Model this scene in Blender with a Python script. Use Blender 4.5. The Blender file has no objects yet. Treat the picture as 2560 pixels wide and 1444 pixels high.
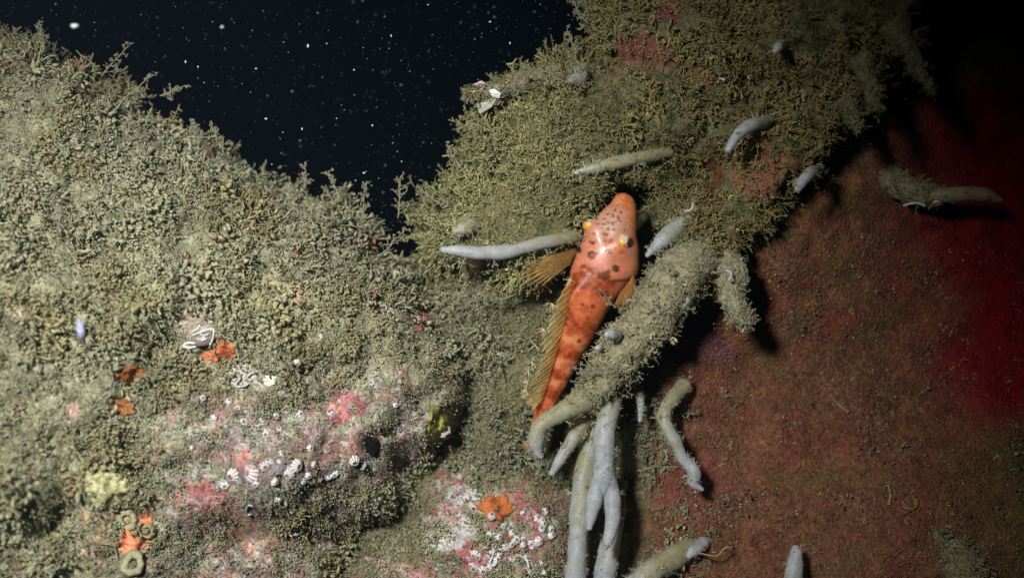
import bpy, math
import numpy as np
from mathutils import Vector

# ------------------------------------------------------------------ camera, water, torch, exposure
scene = bpy.context.scene
COL = scene.collection
S = 0.00015                # metres per photograph pixel in the plane of the fish
LENS = 35.0
D = 2560 * S * LENS / 36   # camera to fish
H = 0.6                    # camera height above the sea bed

cam_data = bpy.data.cameras.new('camera')
cam = bpy.data.objects.new('camera', cam_data)
COL.objects.link(cam)
cam.location = (0, -D, H)
cam.rotation_euler = (math.radians(90), 0, 0)
cam_data.lens = LENS
cam_data.sensor_width = 36
cam_data.clip_start = 0.005
cam_data.clip_end = 50
cam_data.dof.use_dof = True
cam_data.dof.focus_distance = D - 0.006
cam_data.dof.aperture_fstop = 4.5
scene.camera = cam

world = bpy.data.worlds.new('World')
scene.world = world
world.use_nodes = True
bg = world.node_tree.nodes['Background']
bg.inputs['Color'].default_value = (0.10, 0.22, 0.75, 1)      # night water, nearly black
bg.inputs['Strength'].default_value = 0.0016

torch_data = bpy.data.lights.new('dive_torch', 'SPOT')
torch_data.energy = 15.0
torch_data.color = (0.99, 1.0, 0.93)
torch_data.spot_size = math.radians(68)
torch_data.spot_blend = 1.0
torch_data.shadow_soft_size = 0.028
torch = bpy.data.objects.new('dive_torch', torch_data)
COL.objects.link(torch)
torch.location = (-0.135, -D - 0.045, H + 0.125)
tgt = Vector((-0.078, 0.0, H - 0.05))
torch.rotation_euler = (tgt - torch.location).to_track_quat('-Z', 'Y').to_euler()

vs = scene.view_settings
vs.view_transform = 'Standard'
vs.look = 'None'
vs.gamma = 1
vs.exposure = 0
vs.use_curve_mapping = False
scene.cycles.max_bounces = 5
scene.cycles.diffuse_bounces = 4
scene.cycles.transparent_max_bounces = 8
scene.cycles.use_denoising = True

HAZE = 0.05       # density of the cloudy water
rng = np.random.default_rng(7)

# ------------------------------------------------------------------ helpers
def at(u, v, d):
    """photograph position (u, v) and distance d (metres, towards the viewer from the fish plane) -> place"""
    u = np.asarray(u, float); v = np.asarray(v, float); d = np.asarray(d, float)
    k = S * (D - d) / D
    return np.stack([(u - 1280) * k, -d + 0 * u, H + (722 - v) * k], -1)

def _hash(ix, iy, iz, seed):
    h = (ix * 374761393 + iy * 668265263 + iz * 2147483647 + seed * 974634777) & 0xFFFFFFFF
    h = ((h ^ (h >> 13)) * 1274126177) & 0xFFFFFFFF
    return ((h ^ (h >> 16)) & 0xFFFF) / 65535.0

def vnoise(p, seed=0):
    p = np.asarray(p, float)
    i = np.floor(p).astype(np.int64); f = p - i
    f = f * f * (3 - 2 * f)
    r = 0
    for a in (0, 1):
        wx = f[..., 0] if a else 1 - f[..., 0]
        for b in (0, 1):
            wy = f[..., 1] if b else 1 - f[..., 1]
            for c in (0, 1):
                wz = f[..., 2] if c else 1 - f[..., 2]
                r = r + wx * wy * wz * _hash(i[..., 0] + a, i[..., 1] + b, i[..., 2] + c, seed)
    return r * 2 - 1

def fbm(p, octaves=4, seed=0, gain=0.5):
    r = 0; a = 1.0; p = np.asarray(p, float)
    for o in range(octaves):
        r = r + a * vnoise(p * 2 ** o + 17.3 * o, seed + o)
        a *= gain
    return r

def n2(u, v, scale, octaves=3, seed=0, gain=0.5):
    return fbm(np.stack([np.asarray(u) / scale, np.asarray(v) / scale, 0 * np.asarray(u) + 0.37], -1), octaves, seed, gain)

def sstep(a, b, x):
    t = np.clip((x - a) / (b - a), 0, 1)
    return t * t * (3 - 2 * t)

def poly_sdf(u, v, poly):
    """signed distance in photograph pixels, positive inside"""
    P = np.asarray(poly, float)
    sh = np.shape(u); x = np.ravel(u); y = np.ravel(v)
    best = np.full(x.shape, 1e18); inside = np.zeros(x.shape, bool)
    for i in range(len(P)):
        ax, ay = P[i]; bx, by = P[(i + 1) % len(P)]
        dx, dy = bx - ax, by - ay
        t = np.clip(((x - ax) * dx + (y - ay) * dy) / (dx * dx + dy * dy), 0, 1)
        best = np.minimum(best, (x - ax - t * dx) ** 2 + (y - ay - t * dy) ** 2)
        if ay != by:
            c = (ay > y) != (by > y)
            xi = ax + (y - ay) * dx / dy
            inside ^= c & (x < xi)
    r = np.sqrt(best)
    return np.where(inside, r, -r).reshape(sh)

class RBF:
    def __init__(self, pts, c=60.0):
        P = np.asarray(pts, float)
        self.P = P; self.c = c; n = len(P)
        r = np.sqrt((P[:, None, 0] - P[None, :, 0]) ** 2 + (P[:, None, 1] - P[None, :, 1]) ** 2 + c * c)
        A = np.zeros((n + 1, n + 1)); A[:n, :n] = -r; A[:n, n] = 1; A[n, :n] = 1
        b = np.zeros(n + 1); b[:n] = P[:, 2]
        self.w = np.linalg.solve(A, b)
        self.lo, self.hi = P[:, 2].min() - 4, P[:, 2].max() + 4
    def __call__(self, u, v):
        sh = np.shape(u); x = np.ravel(u); y = np.ravel(v)
        out = np.full(x.shape, self.w[-1])
        for (a, b, _), w in zip(self.P, self.w[:-1]):
            out -= w * np.sqrt((x - a) ** 2 + (y - b) ** 2 + self.c ** 2)
        return np.clip(out, self.lo, self.hi).reshape(sh)

def new_mesh(name, V, F, colors=None, smooth=True):
    """V (n,3); F (m,3) or (m,4) int array, or a list of such arrays"""
    me = bpy.data.meshes.new(name)
    Fs = F if isinstance(F, list) else [F]
    V = np.asarray(V, np.float32)
    me.vertices.add(len(V)); me.vertices.foreach_set('co', V.ravel())
    nl = sum(f.size for f in Fs); nf = sum(len(f) for f in Fs)
    me.loops.add(nl); me.polygons.add(nf)
    me.loops.foreach_set('vertex_index', np.concatenate([f.ravel() for f in Fs]).astype(np.int32))
    tot = np.concatenate([np.full(len(f), f.shape[1]) for f in Fs])
    me.polygons.foreach_set('loop_start', np.concatenate([[0], np.cumsum(tot)[:-1]]).astype(np.int32))
    try:
        me.polygons.foreach_set('loop_total', tot.astype(np.int32))
    except Exception:
        pass
    me.polygons.foreach_set('use_smooth', np.full(nf, smooth, bool))
    if colors is not None:
        a = me.color_attributes.new('pigment', 'FLOAT_COLOR', 'POINT')
        c = np.ones((len(V), 4), np.float32); c[:, :3] = colors
        a.data.foreach_set('color', c.ravel())
    me.update(calc_edges=True)
    me.validate()
    return me

def link(name, me, mat, parent=None):
    o = bpy.data.objects.new(name, me)
    COL.objects.link(o)
    if me is not None and mat is not None and len(me.materials) == 0:
        me.materials.append(mat)
    if parent is not None:
        o.parent = parent
    return o

def tag(o, label=None, cat=None, group=None, kind=None):
    if label: o['label'] = label
    if cat: o['category'] = cat
    if group: o['group'] = group
    if kind: o['kind'] = kind
    return o

def empty(name, loc):
    o = bpy.data.objects.new(name, None)
    COL.objects.link(o); o.location = loc; o.empty_display_size = 0.005
    return o

def grid_faces(n, m, wrap=False):
    """n rings of m points"""
    i = np.arange(n - 1)[:, None]; j = np.arange(m if wrap else m - 1)[None, :]
    j2 = (j + 1) % m
    return np.stack([i * m + j, i * m + j2, (i + 1) * m + j2, (i + 1) * m + j], -1).reshape(-1, 4)

def catmull(P, n):
    P = np.asarray(P, float)
    Q = np.vstack([2 * P[0] - P[1], P, 2 * P[-1] - P[-2]])
    t = np.linspace(0, len(P) - 1 - 1e-9, n); k = t.astype(int); f = (t - k)[:, None]
    a, b, c, d = Q[k], Q[k + 1], Q[k + 2], Q[k + 3]
    return 0.5 * (2 * b + (c - a) * f + (2 * a - 5 * b + 4 * c - d) * f ** 2 + (3 * b - a - 3 * c + d) * f ** 3)

def tube_vf(path, rad, sides, caps=True):
    """tube round a path, closed ends -> V, quads, tris, t per vertex"""
    path = np.asarray(path, float); n = len(path); rad = np.broadcast_to(rad, (n,))
    T = np.gradient(path, axis=0); T /= np.linalg.norm(T, axis=1)[:, None] + 1e-12
    ref = np.array([0.13, -0.9, 0.41]); N = np.zeros_like(T)
    nn = np.cross(T[0], ref); nn /= np.linalg.norm(nn)
    for i in range(n):
        nn = nn - T[i] * nn.dot(T[i]); nn /= np.linalg.norm(nn) + 1e-12
        N[i] = nn
    B = np.cross(T, N)
    a = np.arange(sides) * 2 * np.pi / sides
    ring = N[:, None] * np.cos(a)[None, :, None] + B[:, None] * np.sin(a)[None, :, None]
    V = (path[:, None] + ring * rad[:, None, None]).reshape(-1, 3)
    t = np.repeat(np.linspace(0, 1, n), sides)
    Q = grid_faces(n, sides, True)
    tris = np.zeros((0, 3), int)
    if caps:
        V = np.vstack([V, path[0], path[-1]]); t = np.append(t, [0, 1])
        j = np.arange(sides); j2 = (j + 1) % sides
        c0, c1 = n * sides, n * sides + 1
        tris = np.vstack([np.stack([0 * j + c0, j2, j], -1), np.stack([0 * j + c1, (n - 1) * sides + j, (n - 1) * sides + j2], -1)])
    return V, Q, tris, t

def lin(r, g, b):
    c = np.array([r, g, b]) / 255.0
    return np.where(c <= 0.04045, c / 12.92, ((c + 0.055) / 1.055) ** 2.4)

# ------------------------------------------------------------------ materials
def mat(name, color=None, rough=0.8, attr=True, noise=0.25, nscale=900.0, bump=0.3, bscale=1500.0, sss=0.0, sss_r=0.002,
        spec=0.3, alpha=1.0, coat=0.0, bdist=0.0006, translucent=0.0):
    m = bpy.data.materials.new(name); m.use_nodes = True
    nt = m.node_tree; N = nt.nodes; L = nt.links
    p = N['Principled BSDF']
    tc = N.new('ShaderNodeTexCoord')
    if attr:
        c = N.new('ShaderNodeAttribute'); c.attribute_name = 'pigment'; cs = c.outputs['Color']
    else:
        c = N.new('ShaderNodeRGB'); c.outputs[0].default_value = (*color, 1); cs = c.outputs[0]
    nz = N.new('ShaderNodeTexNoise'); nz.inputs['Scale'].default_value = nscale; nz.inputs['Detail'].default_value = 4
    L.new(tc.outputs['Object'], nz.inputs['Vector'])
    mr = N.new('ShaderNodeMapRange')
    mr.inputs['From Min'].default_value = 0.3; mr.inputs['From Max'].default_value = 0.7
    mr.inputs['To Min'].default_value = 1 - noise; mr.inputs['To Max'].default_value = 1 + noise
    L.new(nz.outputs['Fac'], mr.inputs['Value'])
    mx = N.new('ShaderNodeVectorMath'); mx.operation = 'SCALE'
    L.new(cs, mx.inputs[0]); L.new(mr.outputs[0], mx.inputs['Scale'])
    L.new(mx.outputs[0], p.inputs['Base Color'])
    p.inputs['Roughness'].default_value = rough
    p.inputs['Specular IOR Level'].default_value = spec
    p.inputs['Alpha'].default_value = alpha
    p.inputs['Coat Weight'].default_value = coat
    p.inputs['Coat Roughness'].default_value = 0.15
    if sss:
        p.inputs['Subsurface Weight'].default_value = sss
        p.inputs['Subsurface Radius'].default_value = (1, 0.7, 0.5)
        p.inputs['Subsurface Scale'].default_value = sss_r
    if bump:
        b2 = N.new('ShaderNodeTexNoise'); b2.inputs['Scale'].default_value = bscale; b2.inputs['Detail'].default_value = 5
        L.new(tc.outputs['Object'], b2.inputs['Vector'])
        bp = N.new('ShaderNodeBump'); bp.inputs['Strength'].default_value = bump; bp.inputs['Distance'].default_value = bdist
        L.new(b2.outputs['Fac'], bp.inputs['Height']); L.new(bp.outputs[0], p.inputs['Normal'])
    if translucent:
        tr = N.new('ShaderNodeBsdfTranslucent'); L.new(mx.outputs[0], tr.inputs['Color'])
        mix = N.new('ShaderNodeMixShader'); mix.inputs[0].default_value = translucent
        L.new(p.outputs[0], mix.inputs[1]); L.new(tr.outputs[0], mix.inputs[2])
        out = N['Material Output']
        if alpha < 1:
            tp = N.new('ShaderNodeBsdfTransparent'); m2 = N.new('ShaderNodeMixShader'); m2.inputs[0].default_value = alpha
            p.inputs['Alpha'].default_value = 1
            L.new(tp.outputs[0], m2.inputs[1]); L.new(mix.outputs[0], m2.inputs[2]); L.new(m2.outputs[0], out.inputs['Surface'])
        else:
            L.new(mix.outputs[0], out.inputs['Surface'])
    return m

M_rock = mat('encrusted_rock', rough=0.85, noise=0.4, nscale=700, bump=1.0, bscale=900, bdist=0.002, spec=0.2)
M_turf = mat('silty_turf', rough=0.9, noise=0.2, nscale=1500, bump=0.0, spec=0.15, translucent=0.18)
M_hyd = mat('hydroid', rough=0.85, noise=0.15, bump=0, spec=0.2, translucent=0.25)
M_finger = mat('pale_sponge', rough=0.5, noise=0.10, nscale=1100, bump=0.3, bscale=1000, bdist=0.0004, sss=1.0, sss_r=0.004, spec=0.35, alpha=0.78)
M_fuzz = mat('pale_fuzz', rough=0.8, noise=0.1, bump=0, spec=0.2, translucent=0.3)
M_fish = mat('fish_skin', rough=0.4, noise=0.14, nscale=1800, bump=0.3, bscale=1900, bdist=0.0003, sss=0.3, sss_r=0.0014, spec=0.5, coat=0.12)
M_eye = mat('eye_skin', rough=0.35, noise=0.25, nscale=1500, bump=0.2, spec=0.5, coat=0.2)
M_pupil = mat('pupil', color=(0.012, 0.014, 0.02), attr=False, rough=0.12, noise=0, bump=0, spec=0.6)
M_fin = mat('fin_membrane', rough=0.5, noise=0.25, nscale=600, bump=0.1, spec=0.3, alpha=0.6, translucent=0.4)
M_ray = mat('fin_ray', rough=0.5, noise=0.1, bump=0, spec=0.3, translucent=0.3)
M_crust = mat('coralline_crust', rough=0.75, noise=0.35, nscale=650, bump=0.8, bscale=1200, bdist=0.0009, spec=0.3)
M_sponge = mat('encrusting_sponge', rough=0.6, noise=0.16, nscale=900, bump=0.6, bscale=1500, bdist=0.0006, sss=0.2, sss_r=0.0015, spec=0.35)
M_shell = mat('white_shell', rough=0.5, noise=0.15, nscale=900, bump=0.4, bscale=1500, spec=0.45)
M_snow = mat('drifting_particle', color=(0.55, 0.62, 0.62), attr=False, rough=0.6, noise=0, bump=0)
M_dark = mat('dark_shell', rough=0.3, noise=0.2, bump=0.3, spec=0.5)

# ------------------------------------------------------------------ the rocks
LEFT_POLY = [(-420, 40), (-100, 90), (60, 120), (200, 170), (330, 250), (470, 330), (590, 410), (720, 470), (860, 520), (950, 580),
             (1010, 660), (1085, 740), (1160, 830), (1200, 930), (1190, 1015), (1125, 1115), (1040, 1215), (965, 1310), (905, 1390),
             (850, 1480), (800, 1750), (-420, 1750)]
left_rbf = RBF([(-350, 300, 25), (-350, 800, 45), (-350, 1400, 50), (0, 200, 8), (0, 450, 26), (0, 750, 38), (0, 1100, 44), (0, 1444, 42), (250, 350, 8), (300, 700, 30), (300, 1000, 34),
                (300, 1250, 30), (320, 1444, 30), (480, 450, 4), (600, 600, 14), (600, 850, 24), (600, 1100, 27), (600, 1300, 22), (600, 1444, 8),
                (800, 600, 2), (850, 800, 13), (850, 1000, 18), (830, 1200, 16), (800, 1400, 0), (950, 700, 0), (1020, 850, 5), (1020, 1000, 12), (1000, 1120, 10),
                (1120, 900, 0), (1130, 1010, 4), (960, 1230, 4), (100, 1700, 40), (600, 1700, 0), (800, 1700, -10), (470, 1390, 16), (700, 1250, 22), (690, 1330, 8)], 50)

def edge_noise(u, v):
    return 26 * n2(u, v, 75, 4, 23, 0.6) + 30 * sstep(650, 800, v) * n2(u, v, 160, 2, 27)

def crumble(u, v, s1, seed):
    """knobbly relief: rounded knobs with narrow dark gaps"""
    a = 1 - np.abs(n2(u, v, s1, 2, seed)) * 1.7
    b = n2(u, v, s1 * 0.55, 2, seed + 5)
    return -np.clip(a, 0, 1) ** 2.5 * 1.0 + 0.5 * b

def left_depth(u, v):
    d = left_rbf(u, v)
    e = poly_sdf(u, v, LEFT_POLY) + edge_noise(u, v)
    R = 190.0
    q = np.clip(1 - e / R, 0, 1)
    d = d - 46 * (1 - np.sqrt(np.clip(1 - q * q, 0, 1)))
    d = d + 5.5 * n2(u, v, 170, 3, 3) + 2.8 * n2(u, v, 62, 3, 11) + 2.0 * crumble(u, v, 46, 301) * (1 - 0.45 * sstep(880, 1060, v) * sstep(300, 480, u))
    # pits and lumps that the photograph shows
    for (a, b, r, h) in [(250, 610, 80, -15), (330, 660, 50, -8), (395, 868, 50, -17), (330, 950, 36, -6), (60, 1240, 95, 9), (120, 1330, 45, -11), (165, 1255, 40, -8), (560, 1330, 60, -9),
                         (1000, 1060, 30, -7), (925, 1110, 28, -8), (640, 520, 60, -4), (880, 690, 50, -6), (470, 1310, 60, 5), (270, 1215, 70, 4), (600, 1350, 40, -6), (730, 1060, 45, -4)]:
        d = d + h * np.exp(-((u - a) ** 2 + (v - b) ** 2) / (r * r))
    return d * 0.001

RIGHT_POLY = [(1400, -380), (1440, -100), (1470, 20), (1465, 120), (1390, 162), (1300, 190), (1222, 222), (1195, 258), (1200, 310), (1180, 370), (1145, 430), (1105, 485), (1080, 545), (1060, 610), (1030, 690),
              (960, 800), (880, 950), (780, 1150), (700, 1320), (640, 1750), (2950, 1750), (2950, -380)]
LOBE_POLY = [(1350, -380), (2340, -380), (2320, 0), (2270, 120), (2170, 215), (2110, 300), (2075, 390), (2010, 450), (1950, 530), (1890, 590), (1860, 660), (1855, 740), (1800, 760),
             (1740, 730), (1690, 690), (1665, 620), (1640, 560), (1600, 470), (1545, 462), (1490, 520), (1450, 590), (1420, 650), (1370, 690), (1300, 700), (1180, 690), (1090, 650), (1060, 560), (1100, 400)]
lobe_rbf = RBF([(1150, 560, 4), (1120, 640, 4), (1250, 620, 12), (1380, 610, 13), (1250, 450, 8), (1400, 420, 14), (1350, 280, 2), (1300, 230, -6), (1480, 180, 0), (1550, 60, 2), (1550, 300, 8), (1430, 560, 12),
                (1500, 455, 14), (1600, 430, 14), (1650, 500, 6), (1720, 580, 10), (1700, 680, 10), (1820, 680, 5), (1760, 440, -3), (1800, 560, 9), (1700, 250, 10), (1700, 80, 8), (1850, 120, 20), (1880, 320, 12),
                (1960, 400, 12), (1900, 520, 10), (2030, 120, 25), (2150, 100, 28), (2050, 300, 13), (2280, 0, 32), (1480, -200, -5), (1900, -250, 20), (2250, -250, 32)], 45)
face_rbf = RBF([(1050, 700, -30), (1100, 560, -35), (1300, 300, -30), (1250, 760, -14), (1330, 760, -11), (1300, 860, -18), (1220, 900, -21), (1180, 1020, -25), (1260, 1000, -16), (1480, 600, -14), (1480, 750, -12), (1420, 900, -14),
                (1360, 1000, -16), (1640, 540, -26), (1600, 700, -16), (1600, 880, -14), (1720, 830, -14), (1950, 680, -13), (1900, 900, -24), (2100, 900, -20), (2100, 700, -17), (2300, 1000, -18), (2520, 1000, -20),
                (1780, 450, -24), (1900, 450, -16), (2150, 450, -15), (2300, 350, -22), (2500, 200, -40), (2500, 500, -30), (2300, 620, -26), (2500, 750, -26), (2450, 850, -27),
                (1720, 1050, -16), (1800, 1200, -13), (2100, 1250, -6), (2400, 1300, -2), (2520, 1444, 2), (2000, 1444, 0), (1720, 1400, -6), (1640, 1000, -15), (1590, 1100, -19), (1600, 1250, -17), (1640, 1400, -12),
                (1400, 1130, -28), (1450, 1250, -26), (1480, 1400, -24), (1350, 1220, -14), (1200, 1290, -7), (1100, 1340, -5), (1300, 1330, -5), (1380, 1360, -10), (1300, 1444, 0), (1100, 1444, -4),
                (960, 1444, -9), (1010, 1330, -21), (1080, 1230, -23), (1150, 1170, -21), (900, 1350, -20), (800, 1250, -40), (1250, 1130, -18), (1000, 1000, -26), (900, 1150, -26),
                (1300, 1700, 0), (2000, 1700, 5), (2800, 1500, 5), (2800, 900, -20), (2800, 200, -40), (2600, -200, -42), (700, 1600, -35)], 45)

def right_depth(u, v):
    wob = 22 * n2(u, v, 70, 3, 31)
    e = poly_sdf(u, v, LOBE_POLY) + wob
    k = sstep(-16, 30, e)
    f = face_rbf(u, v)
    smooth_face = sstep(1560, 1700, u) * sstep(600, 800, v)
    f = f + (2.6 * n2(u, v, 210, 3, 5)) + (1 - 0.45 * smooth_face) * 2.2 * n2(u, v, 60, 3, 15)
    l = lobe_rbf(u, v) + 5.0 * n2(u, v, 140, 3, 8) + 2.6 * n2(u, v, 55, 3, 18) + 2.0 * crumble(u, v, 46, 331)
    d = f * (1 - k) + np.maximum(f, l) * k
    e2 = poly_sdf(u, v, RIGHT_POLY) + edge_noise(u, v)
    R = 150.0
    q = np.clip(1 - e2 / R, 0, 1)
    d = d - 34 * (1 - np.sqrt(np.clip(1 - q * q, 0, 1)))
    for (a, b, r, h) in [(1600, 225, 45, -9), (1880, 215, 60, -8), (1390, 330, 22, -4)]:
        d = d + h * np.exp(-((u - a) ** 2 + (v - b) ** 2) / (r * r))
    return d * 0.001

class Rock:
    def __init__(self, fn, poly, u0, u1, v0, v1, step, back):
        self.fn = fn
        us = np.arange(u0, u1 + 1, step); vs_ = np.arange(v0, v1 + 1, step)
        U, Vv = np.meshgrid(us, vs_)
        d = fn(U, Vv)
        self.us, self.vs, self.step = us, vs_, step
        self.d = d
        P = at(U, Vv, d)
        gu = np.gradient(P, axis=1); gv = np.gradient(P, axis=0)
        nrm = np.cross(gu, gv); nrm /= np.linalg.norm(nrm, axis=-1)[..., None] + 1e-12
        nrm *= np.where(nrm[..., 1:2] > 0, -1, 1)
        self.P, self.N, self.U, self.V = P, nrm, U, Vv
        ins = poly_sdf(U, Vv, poly) + edge_noise(U, Vv) > 0
        h, w = U.shape
        q = ins[:-1, :-1] & ins[1:, :-1] & ins[:-1, 1:] & ins[1:, 1:]
        I, J = np.nonzero(q)
        self.q = np.stack([I * w + J, (I + 1) * w + J, (I + 1) * w + J + 1, I * w + J + 1], -1)
        Pf = P.reshape(-1, 3)
        a, b, c, e = (Pf[self.q[:, k]] for k in range(4))
        self.area = 0.5 * np.linalg.norm(np.cross(c - a, e - b), axis=1)
        # compact vertices, add a closed back
        used = np.zeros(h * w, bool); used[self.q.ravel()] = True
        idx = np.cumsum(used) - 1; nv = used.sum()
        front = idx[self.q]
        Vf = Pf[used]
        E = np.concatenate([front[:, [0, 1]], front[:, [1, 2]], front[:, [2, 3]], front[:, [3, 0]]])
        key = np.sort(E, 1); uq, inv, cnt = np.unique(key, axis=0, return_inverse=True, return_counts=True)
        be = E[cnt[inv.ravel()] == 1]
        bi, binv = np.unique(be, return_inverse=True); binv = binv.reshape(be.shape)
        cen = Vf.mean(0); Vb = Vf[bi].copy(); kk = (back + D) / (Vb[:, 1] + D)
        Vb[:, 0] *= kk; Vb[:, 2] = H + (Vb[:, 2] - H) * kk; Vb[:, 1] = back
        Vb[:, [0, 2]] += 0.3 * (cen[[0, 2]] - Vb[:, [0, 2]])
        nb2 = len(bi)
        side = np.stack([be[:, 1], be[:, 0], binv[:, 0] + nv, binv[:, 1] + nv], -1)
        fan = np.stack([binv[:, 1] + nv, binv[:, 0] + nv, 0 * binv[:, 0] + nv + nb2], -1)
        self.meshV = np.vstack([Vf, Vb, Vb.mean(0)]); self.meshF = [np.vstack([front, side]), fan]
        self.backsrc = np.append(bi, bi[0])
        self.used = used; self.nv = nv
    def pixel_of_used(self):
        return self.U.ravel()[self.used], self.V.ravel()[self.used]
    def sample(self, n, weight_fn, g):
        uc = self.U.ravel()[self.q].mean(1); vc = self.V.ravel()[self.q].mean(1)
        w = self.area * np.clip(weight_fn(uc, vc), 0, None)
        k = g.choice(len(w), n, p=w / w.sum())
        a, b = g.random(n)[:, None], g.random(n)[:, None]
        Q = self.q[k]
        def bil(A):
            A = A.reshape(-1, A.shape[-1]) if A.ndim == 3 else A.reshape(-1, 1)
            return (A[Q[:, 0]] * (1 - a) * (1 - b) + A[Q[:, 1]] * a * (1 - b) + A[Q[:, 2]] * a * b + A[Q[:, 3]] * (1 - a) * b)
        return bil(self.P), bil(self.N), bil(self.U)[:, 0], bil(self.V)[:, 0]
    def depth(self, u, v):
        x = np.clip((np.asarray(u, float) - self.us[0]) / self.step, 0, len(self.us) - 1.001)
        y = np.clip((np.asarray(v, float) - self.vs[0]) / self.step, 0, len(self.vs) - 1.001)
        i, j = y.astype(int), x.astype(int); fy, fx = y - i, x - j
        g = self.d
        return g[i, j] * (1 - fx) * (1 - fy) + g[i, j + 1] * fx * (1 - fy) + g[i + 1, j] * (1 - fx) * fy + g[i + 1, j + 1] * fx * fy
    def normal(self, u, v):
        j = int(np.clip(round((u - self.us[0]) / self.step), 0, len(self.us) - 1)); i = int(np.clip(round((v - self.vs[0]) / self.step), 0, len(self.vs) - 1))
        n = self.N[max(0, i - 3):i + 4, max(0, j - 3):j + 4].reshape(-1, 3).mean(0)
        return n / np.linalg.norm(n)

left = Rock(left_depth, LEFT_POLY, -420, 1260, 0, 1750, 6, 0.20)
right = Rock(right_depth, RIGHT_POLY, 620, 2950, -380, 1750, 7, 0.24)

SILT = np.array([0.29, 0.278, 0.182]); OLIVE = np.array([0.16, 0.145, 0.07])
PINK = lin(178, 118, 115); ROSE = lin(170, 82, 92); MAUVE = lin(135, 112, 125); WHITE = lin(205, 200, 205); PEACH = lin(215, 150, 115); REDBROWN = lin(112, 73, 53)

def blobs(u, v, base, lst, seed):
    c = base
    for i, (a, b, ru, rv, col, st) in enumerate(lst):
        du = (u - a) / ru; dv = (v - b) / rv
        near = (abs(du) < 2.2) & (abs(dv) < 2.2)
        if not near.any(): continue
        r = np.sqrt(du[near] ** 2 + dv[near] ** 2) + 0.55 * n2(u[near], v[near], 26, 3, seed + i)
        k = (st * sstep(1.05, 0.75, r))[:, None]
        c[near] = c[near] * (1 - k) + np.asarray(col) * k
    return c

def left_color(u, v):
    k = np.clip(0.5 + 0.7 * n2(u, v, 45, 4, 51), 0, 1)[:, None]
    c = SILT * (0.75 + 0.5 * k)
    c = c * (1 + 0.25 * n2(u, v, 14, 2, 57))[:, None]
    low = (sstep(820, 1080, v) * sstep(250, 480, u) * sstep(1200, 1000, u))
    m1 = (low * sstep(0.05, 0.45, n2(u, v, 30, 4, 61)))[:, None]
    c = c * (1 - 0.6 * m1) + PINK * 0.6 * m1
    m2 = (low * sstep(0.15, 0.5, n2(u, v, 26, 4, 71)))[:, None]
    c = c * (1 - 0.7 * m2) + MAUVE * 0.7 * m2
    m3 = (low * sstep(0.25, 0.5, n2(u, v, 14, 3, 81)))[:, None]
    c = c * (1 - 0.5 * m3) + WHITE * 0.5 * m3
    return blobs(u, v, c, [(640, 1080, 120, 50, WHITE * 0.8, .35), (700, 1190, 130, 40, MAUVE * 0.8, .7), (800, 1120, 90, 40, lin(125, 85, 90), .7), (520, 1250, 90, 45, ROSE, .7),
                           (640, 1330, 90, 35, PEACH, .6), (270, 1215, 70, 50, lin(200, 195, 140), .8), (300, 1330, 90, 60, PEACH, .4), (60, 760, 60, 40, lin(215, 190, 170), .5),
                           (1050, 800, 25, 40, ROSE, .8), (740, 735, 30, 25, PEACH, .7), (470, 800, 60, 40, lin(200, 180, 170), .5), (620, 940, 80, 30, lin(215, 210, 200), .6), (860, 1020, 60, 50, ROSE, .6)], 91)

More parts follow.
